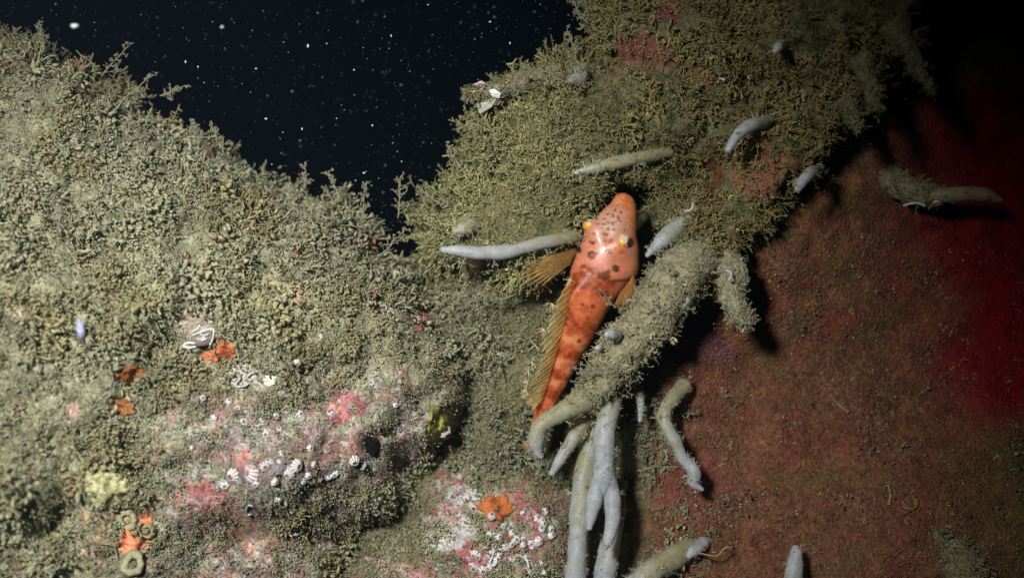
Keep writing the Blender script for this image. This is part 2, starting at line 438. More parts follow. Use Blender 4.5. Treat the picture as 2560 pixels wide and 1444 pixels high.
def right_color(u, v):
    c = OLIVE * (0.8 + 0.35 * n2(u, v, 40, 3, 33))[:, None]
    f = sstep(1600, 1690, u + 0.08 * (v - 900) + 20 * n2(u, v, 50, 2, 35)) * sstep(560, 640, v + (u - 1900) * 0.1) 
    f = np.maximum(f, sstep(1930, 2010, u) * sstep(380, 430, v)); f = np.maximum(f, sstep(2120, 2200, u) * sstep(150, 250, v))
    f = f[:, None]
    rb = REDBROWN * (1 + 0.28 * n2(u, v, 90, 4, 41) + 0.18 * n2(u, v, 20, 3, 43))[:, None]
    rose = sstep(0.1, 0.5, n2(u, v, 80, 4, 47))[:, None] * 0.35
    rb = rb * (1 - rose) + lin(105, 44, 44) * rose
    rb = rb * (1 + 0.28 * n2(u, v, 9, 2, 45))[:, None]
    olv = (sstep(2250, 2560, u) * sstep(1000, 1200, v) * 0.7 + 0.5 * sstep(0.2, 0.6, n2(u, v, 100, 3, 49)))[:, None]
    rb = rb * (1 - olv) + lin(98, 82, 48) * olv
    cr = (sstep(2150, 2500, u - 0.12 * (v - 600) + 60 * n2(u, v, 150, 2, 53)) * sstep(1130, 980, v))[:, None]
    rb = rb * (1 - cr) + lin(118, 6, 24) * cr
    c = c * (1 - f) + rb * f
    wb = 60 * n2(u, v, 60, 3, 68)
    low = sstep(1150, 1250, v + wb) * sstep(1460, 1400, u + wb) * sstep(960, 1060, u + wb - 0.3 * (1444 - v))
    low = np.maximum(low, 0.6 * sstep(1380, 1430, v + wb) * sstep(1460, 1400, u))
    g = low[:, None]
    pw = SILT * 0.9 * (1 + 0.3 * n2(u, v, 22, 3, 63))[:, None]
    m = sstep(-0.1, 0.4, n2(u, v, 28, 4, 65))[:, None]; pw = pw * (1 - 0.7 * m) + PINK * 0.7 * m
    m = sstep(0.35, 0.6, n2(u, v, 18, 4, 67))[:, None]; pw = pw * (1 - 0.7 * m) + WHITE * 0.7 * m
    m = sstep(0.2, 0.45, n2(u, v, 22, 4, 69))[:, None]; pw = pw * (1 - 0.8 * m) + ROSE * 0.8 * m
    c = c * (1 - g) + pw * g
    return blobs(u, v, c, [(1600, 130, 110, 60, lin(130, 62, 62), .7), (1680, 30, 50, 35, lin(120, 50, 62), .8), (1760, 180, 60, 40, lin(135, 70, 55), .6), (1900, 430, 90, 80, lin(150, 90, 70), .7),
                           (1130, 1330, 60, 42, WHITE, .8), (1200, 1390, 62, 36, ROSE, .8), (1180, 1240, 60, 40, WHITE * 0.95, .6), (1780, 440, 30, 80, lin(90, 52, 25), .8), (2090, 800, 60, 40, lin(120, 55, 42), .5),
                           (1780, 870, 60, 40, lin(110, 70, 90), .5), (1740, 1210, 120, 90, lin(118, 62, 58), .45)], 191)

for rk, fn, lab, nm in ((left, left_color, 'silt and turf covered reef rock filling the left half', 'reef_rock'),
                        (right, right_color, 'reef rock on the right with red brown face and turf overhang', 'reef_rock')):
    u, v = rk.pixel_of_used()
    c = fn(u, v)
    me = new_mesh(nm, rk.meshV, rk.meshF, np.vstack([c, c[rk.backsrc]]))
    rk.obj = tag(link(nm, me, M_rock), lab, kind='structure')

# ------------------------------------------------------------------ turf: branched tufts laid over the rocks
def merge(parts):
    V, T, t, o = [], [], [], 0
    for (v, q, tr, tt) in parts:
        V.append(v); t.append(tt)
        if len(q): T += [q[:, [0, 1, 2]] + o, q[:, [0, 2, 3]] + o]
        if len(tr): T.append(tr + o)
        o += len(v)
    return np.vstack(V), np.vstack(T), np.concatenate(t)

def curl(g, base, dirv, length, r, n=4, bend=0.9, sides=3, lump=0.5, taper=0.5):
    d = dirv / np.linalg.norm(dirv); p = [np.array(base, float)]
    ax = g.normal(size=3); ax /= np.linalg.norm(ax)
    for i in range(n - 1):
        d = d + bend / (n - 1) * np.cross(ax, d) + g.normal(size=3) * 0.12
        d /= np.linalg.norm(d); p.append(p[-1] + d * length / (n - 1))
    rad = r * np.linspace(1, taper, n) * (1 + lump * (g.random(n) - 0.5) * 2)
    return np.array(p), tube_vf(p, rad, sides, False)

def tuft_crumb(g, n=7):
    parts = []
    for i in range(n):
        a = g.random() * 6.28; s = 0.25 + 0.9 * g.random()
        dv = np.array([math.cos(a) * s, math.sin(a) * s, 0.75])
        b = np.array([math.cos(a), math.sin(a), 0]) * 0.25 * g.random()
        path, tb = curl(g, b, dv, 0.4 + 0.55 * g.random(), 0.165, 3, 1.3, 3, 0.65, 0.8)
        parts.append(tb)
    return merge(parts)

def tuft_branch(g, n=4):
    parts = []
    for i in range(n):
        a = g.random() * 6.28; s = 0.2 + 0.5 * g.random()
        path, tb = curl(g, (0, 0, 0), np.array([math.cos(a) * s, math.sin(a) * s, 1]), 0.9 + 0.6 * g.random(), 0.075, 3, 0.9, 3, 0.45, 0.7)
        parts.append(tb)
        for k in (1, 2, 2):
            for w in range(1):
                dv = g.normal(size=3) + np.array([0, 0, 0.6])
                parts.append(curl(g, path[k], dv, 0.28 + 0.22 * g.random(), 0.07, 2, 0.8, 3, 0.4, 0.8)[1])
    return merge(parts)

def tuft_feather(g):
    parts = []
    path, tb = curl(g, (0, 0, 0), np.array([0, 0, 1.0]) + g.normal(size=3) * 0.2, 1.7, 0.06, 6, 0.5, 3, 0.3, 0.5)
    parts.append(tb)
    side = g.normal(size=3); side[2] = 0; side /= np.linalg.norm(side)
    for k in range(1, 6):
        for s in (-1, 1):
            if g.random() < 0.85:
                parts.append(curl(g, path[k], side * s + np.array([0, 0, 0.75]) + 0.25 * g.normal(size=3), 0.5 * (1.1 - k / 9) * (0.7 + 0.6 * g.random()), 0.055, 2, 0.5, 3, 0.4, 0.8)[1])
    return merge(parts)

def tuft_wisp(g, n=9):
    parts = []
    for i in range(n):
        a = g.random() * 6.28; s = 0.2 + 0.8 * g.random()
        parts.append(curl(g, (0, 0, 0), np.array([math.cos(a) * s, math.sin(a) * s, 1]), 0.9 + 0.7 * g.random(), 0.04, 3, 1.1, 3, 0.3, 0.5)[1])
    return merge(parts)

def flake_lump(g, n=14):
    """a crumb of silt: a heap of little bent flakes"""
    V, T = [], []
    for i in range(n):
        c = g.normal(size=3) * 0.3; c[2] = abs(c[2]) * 1.3
        a = g.normal(size=3); a /= np.linalg.norm(a); b = np.cross(a, g.normal(size=3)); b /= np.linalg.norm(b); nn = np.cross(a, b)
        r = 0.14 + 0.16 * g.random()
        o = len(V)
        V += [c - a * r, c - b * r * .6 + nn * r * .35, c + a * r, c + b * r * .6 + nn * r * .25, c - nn * r * 0.4]
        T += [(o, o + 1, o + 3), (o + 1, o + 2, o + 3), (o, o + 4, o + 1), (o + 1, o + 4, o + 2), (o + 2, o + 4, o + 3), (o + 3, o + 4, o)]
    return np.array(V), np.array(T), np.clip(np.array(V)[:, 2], 0, 1)

def spike(g, n=3):
    V, T = [], []
    for i in range(n):
        d = np.array([g.normal() * .5, g.normal() * .5, 1.0]); d /= np.linalg.norm(d)
        p, (v, q, tr, t) = curl(g, (0, 0, 0), d, 1.0, 0.045, 2, 0.5, 3, 0.2, 0.4)
        o = len(V); V += list(v); T += [tuple(x + o) for x in np.vstack([q[:, [0, 1, 2]], q[:, [0, 2, 3]]])]
    return np.array(V), np.array(T), np.clip(np.array(V)[:, 2], 0, 1)

gv = np.random.default_rng(3)
VAR = {'crumb': [tuft_crumb(gv, 5 + i % 3) for i in range(10)], 'branch': [tuft_branch(gv, 3 + i % 2) for i in range(8)], 'feather': [tuft_feather(gv) for i in range(8)],
       'wisp': [tuft_wisp(gv, 6 + i % 4) for i in range(6)], 'flake': [flake_lump(gv, 8 + i % 5) for i in range(8)], 'chip': [flake_lump(gv, 1 + i % 3) for i in range(8)], 'spike': [spike(gv, 2 + i % 3) for i in range(6)]}

def scatter_mesh(name, P, N, size, kinds, color, g, tilt=0.35, stretch=0.25, tipgain=0.15):
    """P, N: (n,3); size (n,), kinds: list of names per point, color (n,3)"""
    n = len(P)
    Z = N + g.normal(size=(n, 3)) * tilt; Z /= np.linalg.norm(Z, axis=1)[:, None]
    X = np.cross(Z, g.normal(size=(n, 3))); X /= np.linalg.norm(X, axis=1)[:, None]
    Y = np.cross(Z, X)
    kinds = np.asarray(kinds)
    AV, AT, AC, o = [], [], [], 0
    for k in np.unique(kinds):
        sel = np.nonzero(kinds == k)[0]; vi = g.integers(0, len(VAR[k]), len(sel))
        for j, (v, t, tt) in enumerate(VAR[k]):
            s = sel[vi == j]
            if not len(s): continue
            sc = size[s][:, None, None]; st = (1 + stretch * (g.random(len(s)) * 2 - 1))[:, None, None]
            W = P[s][:, None] + sc * (v[None, :, 0:1] * X[s][:, None] + v[None, :, 1:2] * Y[s][:, None] + st * v[None, :, 2:3] * Z[s][:, None])
            AV.append(W.reshape(-1, 3))
            m = len(v)
            AT.append((t[None] + (np.arange(len(s)) * m)[:, None, None] + o).reshape(-1, 3)); o += m * len(s)
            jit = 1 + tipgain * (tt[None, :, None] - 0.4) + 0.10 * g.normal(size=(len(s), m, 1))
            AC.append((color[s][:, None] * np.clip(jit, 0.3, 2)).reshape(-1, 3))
    return new_mesh(name, np.vstack(AV), np.vstack(AT), np.vstack(AC), True)

PX = S
g = np.random.default_rng(21)

# left rock: short crumbly turf, thin over the pink crusts low down
CLEAR = [(330, 1352, 46), (362, 1298, 32), (318, 1297, 34), (366, 1327, 28), (332, 1408, 36), (268, 1218, 50), (562, 868, 32), (535, 890, 24), (325, 935, 34), (312, 1018, 34), (1102, 1058, 42), (605, 1188, 42), (663, 1166, 18),
         (735, 1175, 30), (277, 1022, 18), (495, 845, 36), (605, 950, 26), (675, 950, 20), (895, 1158, 24), (925, 1110, 26), (868, 1022, 26), (880, 1112, 30), (500, 1250, 36), (945, 1255, 16), (1250, 1268, 48), (1150, 1335, 50), (1195, 1400, 40),
         (1320, 1350, 40), (640, 1345, 50), (425, 1040, 22), (735, 738, 18), (1055, 795, 18)]
def clear(u, v, k=0.9):
    m = np.zeros(np.shape(u))
    for a, b, r in CLEAR:
        m = np.maximum(m, sstep(1.25, 0.75, np.hypot(u - a, v - b) / r))
    return 1 - k * m

def left_w(u, v):
    low = sstep(880, 1060, v) * sstep(280, 480, u) * sstep(40, 110, poly_sdf(u, v, LEFT_POLY))
    w = (1 + 2.0 * low) * (0.35 + sstep(-0.45, 0.25, n2(u, v, 80, 3, 101))) * (0.25 + sstep(-0.6, 0.1, crumble(u, v, 46, 301)))
    vis = (u > -120) & (v < 1560)
    return w * vis * clear(u, v)
P, N, u, v = left.sample(14500, left_w, g)
tall = np.clip(1.0 + 0.75 * n2(u, v, 120, 3, 145), 0.45, 1.7)
edge = sstep(170, 30, poly_sdf(u, v, LEFT_POLY)) * sstep(1000, 700, v)
r = np.clip(0.5 + 0.55 * n2(u, v, 95, 3, 161) + 0.25 * g.normal(size=len(u)), 0, 1)
kinds = np.where(r < 0.34, 'crumb', np.where(r < 0.52, 'branch', np.where(r < 0.64, 'wisp', 'flake'))).astype(object)
kinds = np.where((g.random(len(u)) < 0.45 * edge), np.where(g.random(len(u)) < 0.4, 'branch', 'feather'), kinds)
low = sstep(880, 1060, v) * sstep(280, 420, u) * sstep(40, 110, poly_sdf(u, v, LEFT_POLY))
size = PX * (14 + 12 * g.random(len(u)) ** 1.5) * (1 - 0.55 * low) * (1 + 0.9 * edge * g.random(len(u))) * (tall * (1 - edge) + edge)
col = SILT * (1.22 + 0.14 * g.normal(size=(len(u), 1))) * (1 + 0.03 * g.normal(size=(len(u), 3)))
col = col * (1 + 0.20 * n2(u, v, 90, 3, 111))[:, None]
warm = sstep(-0.1, 0.5, n2(u, v, 110, 3, 115))[:, None]; col = col * (1 - 0.5 * warm) + col * np.array([0.96, 0.82, 0.55]) * 0.5 * warm
rs = (g.random(len(u)) < 0.012)[:, None]; col = np.where(rs, np.array([0.30, 0.13, 0.09]), col)
size = size * np.where(kinds == 'flake', 1.3, 1)
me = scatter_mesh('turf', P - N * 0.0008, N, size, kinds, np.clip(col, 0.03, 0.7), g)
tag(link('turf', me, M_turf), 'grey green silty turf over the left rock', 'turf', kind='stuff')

# right rock overhang: longer, browner, feathery turf
def right_w(u, v):
    e = poly_sdf(u, v, LOBE_POLY)
    lobe = sstep(-25, 15, e)
    crev = sstep(660, 720, v) * sstep(1470, 1400, u + 0.25 * (v - 700)) * sstep(1300, 1200, v) * 1.8
    low = sstep(1130, 1230, v) * sstep(1480, 1430, u) * 2.4
    strip = np.exp(-((u - (1600 + 0.15 * (v - 900))) / 55.0) ** 2) * sstep(900, 980, v) * 1.0
    red = sstep(1900, 2000, u) * sstep(540, 500, v) * 0.0
    bare = np.clip(sum(np.exp(-((u - a) ** 2 + (v - b) ** 2) / (q * q)) for a, b, q in [(1600, 225, 40), (1780, 430, 50), (1610, 140, 70), (1880, 210, 45), (1640, 545, 50)]), 0, 0.85)
    w = np.maximum.reduce([lobe * (1 - bare), crev, low, strip]) + red
    w = w * (0.4 + sstep(-0.5, 0.2, n2(u, v, 70, 3, 121))) * (0.3 + sstep(-0.6, 0.1, crumble(u, v, 46, 331)))
    return w * clear(u, v, 0.75) * (1 - 0.6 * sstep(1900, 2050, u)) * ((u < 2400) & (v > -100) & (v < 1520))
P, N, u, v = right.sample(13500, right_w, g)
edge = sstep(120, 20, poly_sdf(u, v, RIGHT_POLY)) * sstep(760, 650, v)
tall = np.clip(1.0 + 0.7 * n2(u, v, 110, 3, 155), 0.5, 1.7)
r = np.clip(0.5 + 0.5 * n2(u, v, 90, 3, 171) + 0.28 * g.normal(size=len(u)), 0, 0.999)
kinds = np.where(r < 0.26, 'branch', np.where(r < 0.50, 'feather', np.where(r < 0.60, 'crumb', np.where(r < 0.80, 'wisp', np.where(r < 0.92, 'branch', 'flake'))))).astype(object)
kinds = np.where(g.random(len(u)) < 0.6 * edge, 'feather', kinds)
low = (v > 1180 + 40 * n2(u, v, 50, 2, 141)) & (u < 1480)
kinds = np.where(low, np.where(r < 0.5, 'flake', 'crumb'), kinds)
size = PX * (15 + 13 * g.random(len(u))) * np.where(low, 0.5, 1) * (tall * (1 - edge) + edge * (1 + 0.9 * g.random(len(u))))
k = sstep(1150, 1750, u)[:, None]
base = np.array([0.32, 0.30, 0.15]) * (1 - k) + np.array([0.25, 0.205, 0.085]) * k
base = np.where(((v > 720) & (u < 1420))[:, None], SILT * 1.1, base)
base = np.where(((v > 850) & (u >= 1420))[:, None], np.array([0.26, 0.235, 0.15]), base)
col = base * (1.1 + 0.25 * n2(u, v, 100, 3, 175))[:, None] * (1 + 0.15 * g.normal(size=(len(u), 1))) * (1 + 0.03 * g.normal(size=(len(u), 3)))
size = size * np.where(kinds == 'flake', 1.1, np.where(kinds == 'wisp', 1.15, 1))
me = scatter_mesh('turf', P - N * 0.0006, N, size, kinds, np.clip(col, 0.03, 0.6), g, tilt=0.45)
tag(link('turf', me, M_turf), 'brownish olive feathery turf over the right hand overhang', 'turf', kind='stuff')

# silt flecks caught on the bare red brown face
def fleck_w(u, v):
    e = poly_sdf(u, v, LOBE_POLY)
    face = sstep(10, -30, e) * sstep(1600, 1660, u) * sstep(520, 640, v)
    return face * (0.16 + sstep(0.0, 0.45, n2(u, v, 75, 4, 131))) * (1 - 0.8 * sstep(2300, 2450, u) * sstep(1100, 1000, v)) * (1 + 0.9 * sstep(2000, 1750, u)) * ((v < 1560) & (u < 2620))
P, N, u, v = right.sample(13000, fleck_w, g)
r = g.random(len(u))
kinds = np.where(r < 0.3, 'spike', np.where(r < 0.93, 'chip', 'crumb'))
size = PX * (5 + 8 * g.random(len(u)) ** 2 * (1 + (g.random(len(u)) < .1))) * np.where(kinds == 'chip', 1.6, 1)
col = np.where(g.random((len(u), 1)) < 0.4, np.array([0.34, 0.29, 0.17]), np.array([0.17, 0.11, 0.07])) * (1 + 0.25 * g.normal(size=(len(u), 1)))
me = scatter_mesh('silt_flecks', P - N * 0.0002, N, size, kinds, np.clip(col, 0.03, 0.6), g, tilt=1.0)
tag(link('silt_flecks', me, M_turf), 'pale silt flecks strewn over the red brown rock face', 'silt', kind='stuff')

# fine silt crumbs between the tufts
for rk, fn, n_, tone, lab in ((left, lambda u, v: left_w(u, v) + 0.5 * clear(u, v, 0.8) * ((u > -80) & (v < 1500)), 7000, np.array([0.33, 0.315, 0.22]), 'fine grey silt crumbs between the tufts of the left rock'),
                              (right, lambda u, v: right_w(u, v) + 0.6 * (u < 1500) * (v > 650) * (v < 1500), 11000, np.array([0.29, 0.26, 0.16]), 'fine brownish silt crumbs between the tufts of the right rock')):
    P, N, u, v = rk.sample(n_, fn, g)
    col = tone * (1 + 0.16 * g.normal(size=(len(u), 1)))
    me = scatter_mesh('silt_crumbs', P, N, PX * (12 + 10 * g.random(len(u))), np.full(len(u), 'chip'), np.clip(col, 0.03, 0.6), g, tilt=0.9)
    tag(link('silt_crumbs', me, M_turf), lab, 'silt', kind='stuff')

# pale grit among the turf: white grains painted as glints, pink ones crust flecks
def grit_w(u, v):
    return ((u > -60) & (v < 1500)) * (0.25 + sstep(850, 1050, v) * sstep(300, 500, u))
P, N, u, v = left.sample(2600, grit_w, g)
size = PX * (6 + 8 * g.random(len(u)) ** 2)
r = g.random((len(u), 1))
col = np.where(r < 0.38, WHITE, np.where(r < 0.58, PINK, np.where(r < 0.72, ROSE, np.where(r < 0.85, PEACH, lin(150, 160, 185))))) * (0.7 + 0.4 * g.random((len(u), 1)))
me = scatter_mesh('glint_grit', P + N * 0.0007, N, size, np.full(len(u), 'chip'), np.clip(col, 0, 0.85), g, tilt=0.8)
tag(link('glint_grit', me, M_shell), 'tiny white grit painted as glints and pink crust specks among the turf', 'grit', kind='stuff')

# ------------------------------------------------------------------ finger sponges
def noisy_tube(path, rad, sides, seed, lump=0.10):
    V, Q, T, t = tube_vf(path, rad, sides)
    c = np.repeat(path, sides, 0); c = np.vstack([c, path[0], path[-1]])
    off = V - c
    k = 1 + lump * fbm(V / 0.004, 3, seed)
    return c + off * k[:, None], Q, T, t

def finger_path(pts, n):
    A = np.asarray(pts, float)
    C = catmull(A, n)
    P = at(C[:, 0], C[:, 1], C[:, 2] * 0.001)
    return P, np.maximum(C[:, 3], 1) * S

def round_tip(P, R, k=6):
    """finish the last end with a dome"""
    T = P[-1] - P[-2]; T /= np.linalg.norm(T)
    a = np.linspace(0, 1, k + 1)[1:] * math.pi / 2 * 0.97
    return np.vstack([P, P[-1] + T * R[-1] * np.sin(a)[:, None] * 0.9]), np.concatenate([R, R[-1] * np.cos(a)])

PALE = lin(165, 169, 176); SILTY = lin(150, 145, 114)
def finger(name, pts, label, cat='sponge', silt=0.35, fuzz=60, lump=0.10, seed=0, parent=None, partname=None, n=36, group='pale finger sponges', tint=None, fz=9):
    """pts from root to tip: (u, v, d in mm, radius in pixels)"""
    P, R = finger_path(pts, n)
    R = R * 0.92 * (1 + 0.09 * fbm(np.stack([np.linspace(0, 7, n), np.zeros(n), np.full(n, seed * 1.7)], -1), 2, seed))
    P, R = round_tip(P, R)
    V, Q, T, t = noisy_tube(P, R, 18, seed, lump)
    pale = PALE if tint is None else tint
    k = np.clip(sstep(silt + 0.35, silt - 0.3, t + 0.3 * fbm(V / 0.0025, 3, seed + 4)), 0, 1)[:, None]
    k = np.maximum(k, 0.45 * sstep(0.45, 0.75, fbm(V / 0.0007, 3, seed + 6))[:, None])
    c = pale * (1 - k) + SILTY * k
    c = c * (1 + 0.14 * fbm(V / 0.0015, 3, seed + 9))[:, None]
    root = parent
    if root is None:
        root = empty(name, P[0]); tag(root, label, cat, group)
        partname = partname or 'stem'
    L0 = np.array(root.location)
    link(partname, new_mesh(partname, V - L0, [Q, T], np.clip(c, 0, 0.9)), M_finger, root)
    if fuzz:
        gg = np.random.default_rng(seed + 500)
        m = int(fuzz * 2.2)
        i = np.clip((gg.random(m) ** 1.35 * (len(P) - 8)).astype(int), 0, len(P) - 8); j = gg.integers(0, 18, m)
        idx = i * 18 + j
        nn = V[idx] - P[i]; nn /= np.linalg.norm(nn, axis=1)[:, None] + 1e-9
        kk = (1 - i / len(P))[:, None]
        col = np.clip((SILTY * kk + pale * (1 - kk)) * 1.5 * (0.8 + 0.4 * gg.random((m, 1))), 0, 0.8)
        me = scatter_mesh('fuzz', V[idx] - L0 - nn * 0.0002, nn, S * fz * (0.5 + gg.random(m)), gg.choice(['spike', 'chip', 'branch'], m, p=[0.6, 0.28, 0.12]), col, gg, tilt=0.5)
        f = link('fuzz', me, M_fuzz, root); f['kind'] = 'stuff'
    return root

# thick fuzzy branch lying across the tail of the fish
def fuzzy_branch(name, pts, label, n_tuft, seed, sz, colr, cat='sponge'):
    P, R = finger_path(pts, 44)
    P, R = round_tip(P, R)
    V, Q, T, t = noisy_tube(P, R, 22, seed, 0.22)
    root = empty(name, P[0]); tag(root, label, cat)
    L0 = np.array(root.location)
    c = np.asarray(colr) * (0.8 + 0.25 * fbm(V / 0.002, 3, seed))[:, None]
    link('stem', new_mesh('stem', V - L0, [Q, T], np.clip(c, 0.02, 0.8)), M_rock, root)
    gg = np.random.default_rng(seed)
    i = gg.integers(0, len(P) - 2, n_tuft); j = gg.integers(0, 22, n_tuft); idx = i * 22 + j
    nn = V[idx] - P[i]; nn /= np.linalg.norm(nn, axis=1)[:, None] + 1e-9
    r = gg.random(n_tuft)
    kinds = np.where(r < 0.3, 'spike', np.where(r < 0.5, 'branch', np.where(r < 0.6, 'feather', np.where(r < 0.75, 'crumb', 'chip'))))
    col = np.asarray(colr) * 1.12 * (1 + 0.2 * gg.normal(size=(n_tuft, 1)))
    me = scatter_mesh('fuzz', V[idx] - L0 - nn * 0.0003, nn, S * sz * (0.55 + 0.8 * gg.random(n_tuft)), kinds, np.clip(col, 0.03, 0.8), gg, tilt=0.5)
    f = link('fuzz', me, M_turf, root); f['kind'] = 'stuff'
    return root

BR = (0.33, 0.30, 0.19)
fuzzy_branch('fuzzy_sponge_branch', [(1760, 600, 2, 62), (1715, 670, 9, 68), (1650, 760, 12, 66), (1580, 850, 11, 62), (1520, 930, 8, 52), (1475, 990, 5, 36)],
             'thick fuzzy turf coated sponge branch lying across the tail of the fish', 1500, 301, 14, BR)
fuzzy_branch('fuzzy_sponge_branch', [(1800, 640, 6, 48), (1828, 690, 10, 40), (1832, 745, 12, 30), (1848, 785, 12, 24), (1868, 803, 12, 18)],
             'stubby fuzzy pale branch hanging from the overhang edge above the dark shadow', 300, 302, 11, (0.36, 0.33, 0.22))
fuzzy_branch('fuzzy_sponge_branch', [(2290, 1280, -10, 26), (2345, 1340, -5, 36), (2390, 1400, -1, 48), (2430, 1470, 3, 56)],
             'silt coated sponge branch in the bottom right corner', 700, 303, 15, (0.24, 0.21, 0.12))
fuzzy_branch('fuzzy_sponge_branch', [(2190, 420, -30, 40), (2235, 455, -18, 38), (2290, 480, -10, 34), (2340, 492, -8, 24)],
             'turf covered sponge stalk reaching right in front of the red shade', 260, 304, 11, (0.26, 0.22, 0.13))

fuzzy_branch('turf_arm', [(1400, 190, -10, 34), (1330, 200, -6, 30), (1270, 216, -3, 24), (1225, 232, -2, 18), (1190, 238, -2, 12), (1170, 236, -2, 6)],
             'turf covered arm reaching left over the dark water with broken shells on it', 420, 305, 14, (0.28, 0.25, 0.15), 'turf')
fing = [
 ('pale horizontal finger sponge left of the fish head, tip pointing at the dark water', [(1440, 590, 12, 16), (1400, 598, 16, 16), (1340, 610, 19, 17), (1275, 628, 21, 17), (1210, 632, 22, 17), (1150, 627, 23, 15), (1108, 624, 23, 9)], dict(silt=0.30, fuzz=50)),
 ('tapered pale finger sponge just right of the fish head', [(1745, 530, 6, 26), (1705, 562, 10, 25), (1668, 590, 13, 22), (1638, 618, 14, 14), (1618, 638, 14, 6)], dict(silt=0.30, fuzz=50)),
 ('faint translucent finger sponge half buried in turf above the fish snout', [(1680, 382, 10, 12), (1610, 392, 17, 16), (1545, 405, 19, 17), (1485, 420, 19, 13), (1440, 432, 18, 7)], dict(silt=0.65, fuzz=90, tint=lin(170, 172, 165))),
 ('curved pale finger sponge high on the overhang near the brown hollow', [(1930, 300, 8, 15), (1895, 308, 20, 17), (1862, 322, 24, 17), (1838, 345, 25, 14), (1820, 375, 25, 8)], dict(silt=0.2, fuzz=14)),
 ('short dim finger sponge on the right side of the overhang', [(2050, 420, 8, 14), (2025, 435, 20, 15), (2005, 455, 22, 14), (1995, 472, 22, 10)], dict(silt=0.3, fuzz=18)),
 ('dim smooth finger sponge pointing right into the red shade', [(2310, 490, -9, 19), (2360, 488, -6, 20), (2410, 484, -5, 20), (2460, 486, -5, 19), (2500, 500, -5, 9)], dict(silt=0.4, fuzz=10, tint=lin(150, 130, 118))),
 ('small thin finger sponge hanging under the fuzzy branch', [(1592, 960, -6, 11), (1600, 990, -4, 12), (1602, 1020, -3, 10), (1600, 1050, -3, 6)], dict(silt=0.3, fuzz=30)),
 ('knobbly crooked finger sponge hanging in front of the red face', [(1715, 960, -12, 24), (1680, 1000, -4, 21), (1660, 1045, 1, 17), (1684, 1095, 3, 17), (1708, 1145, 4, 16), (1735, 1180, 5, 17), (1732, 1205, 5, 13), (1755, 1222, 5, 6)], dict(silt=0.28, fuzz=90, lump=0.22)),
 ('pale bent finger sponge hooking down below the fish tail', [(1500, 975, 4, 34), (1450, 1005, 8, 31), (1395, 1035, 10, 25), (1352, 1062, 11, 22), (1340, 1100, 11, 20), (1345, 1130, 11, 12), (1352, 1140, 11, 8)], dict(silt=0.5, fuzz=130)),
 ('short tapered finger sponge pointing down left between the hooked and long ones', [(1470, 1040, -4, 24), (1440, 1085, 0, 22), (1408, 1135, 3, 16), (1380, 1182, 4, 8)], dict(silt=0.45, fuzz=50)),
 ('long hanging finger sponge running off the bottom left of the forked one', [(1490, 1040, -8, 28), (1470, 1130, -6, 28), (1455, 1230, -3, 28), (1446, 1330, 0, 28), (1440, 1420, 2, 28), (1436, 1500, 3, 27), (1432, 1560, 3, 20)], dict(silt=0.25, fuzz=110)),
 ('long finger sponge behind the fork running off the bottom', [(1545, 1200, -14, 24), (1540, 1290, -8, 26), (1524, 1370, -4, 28), (1512, 1440, -2, 28), (1506, 1520, 0, 27), (1504, 1560, 0, 20)], dict(silt=0.2, fuzz=90)),
 ('silty finger sponge lying along the bottom edge below the red face', [(1750, 1350, -12, 26), (1700, 1385, -2, 30), (1640, 1420, 3, 32), (1590, 1460, 5, 30), (1560, 1500, 5, 22)], dict(silt=0.6, fuzz=130)),
 ('lone pale finger sponge rising at the bottom edge of the red face', [(1985, 1540, 8, 30), (1984, 1470, 10, 27), (1986, 1420, 10, 24), (1990, 1385, 9, 18), (1990, 1372, 8, 12)], dict(silt=0.1, fuzz=16)),
 ('pale bluish sponge nub at the foot of the red face', [(1775, 1345, -9, 14), (1752, 1362, -3, 18), (1732, 1378, 1, 15), (1722, 1388, 2, 9)], dict(silt=0.2, fuzz=16)),
 ('tiny pale sponge nub on the fuzzy branch beside the fish tail', [(1545, 838, 22, 12), (1530, 835, 25, 13), (1518, 836, 26, 9)], dict(silt=0.1, fuzz=6)),
 ('very small white sponge nub on the fuzzy branch', [(1503, 868, 18, 7), (1496, 869, 20, 8), (1490, 870, 20, 5)], dict(silt=0.1, fuzz=0)),
 ('small pointed white sponge nub under the overhang above the red face', [(1722, 742, 17, 11), (1715, 754, 19, 9), (1708, 766, 19, 5)], dict(silt=0.05, fuzz=5)),
 ('small pale sponge nub in the dim turf near the top edge', [(1955, 108, 25, 12), (1945, 118, 34, 11), (1938, 128, 35, 7)], dict(silt=0.1, fuzz=6)),
 ('round pale lilac sponge lump on top of the overhang', [(1460, 176, -8, 22), (1444, 190, -1, 22), (1430, 205, 0, 16)], dict(silt=0.3, fuzz=60, lump=0.3, tint=lin(150, 145, 150))),
 ('whitish translucent sponge lump above the horizontal finger', [(1200, 560, 2, 20), (1165, 568, 8, 20), (1140, 577, 9, 12)], dict(silt=0.5, fuzz=80, lump=0.3, tint=lin(158, 158, 145))),
 ('small pinkish sponge lump below the horizontal finger', [(1205, 652, 4, 14), (1188, 655, 11, 15), (1172, 652, 12, 10)], dict(silt=0.2, fuzz=12, tint=lin(190, 165, 150))),
 ('pale thin finger sponge low on the left rock', [(205, 855, 40, 7), (203, 835, 46, 9), (200, 815, 46, 8), (197, 800, 45, 5)], dict(silt=0.1, fuzz=8, tint=lin(175, 178, 215))),
]
for i, (lab, pts, kw) in enumerate(fing):
    finger('finger_sponge', pts, lab, seed=600 + 7 * i, **kw)

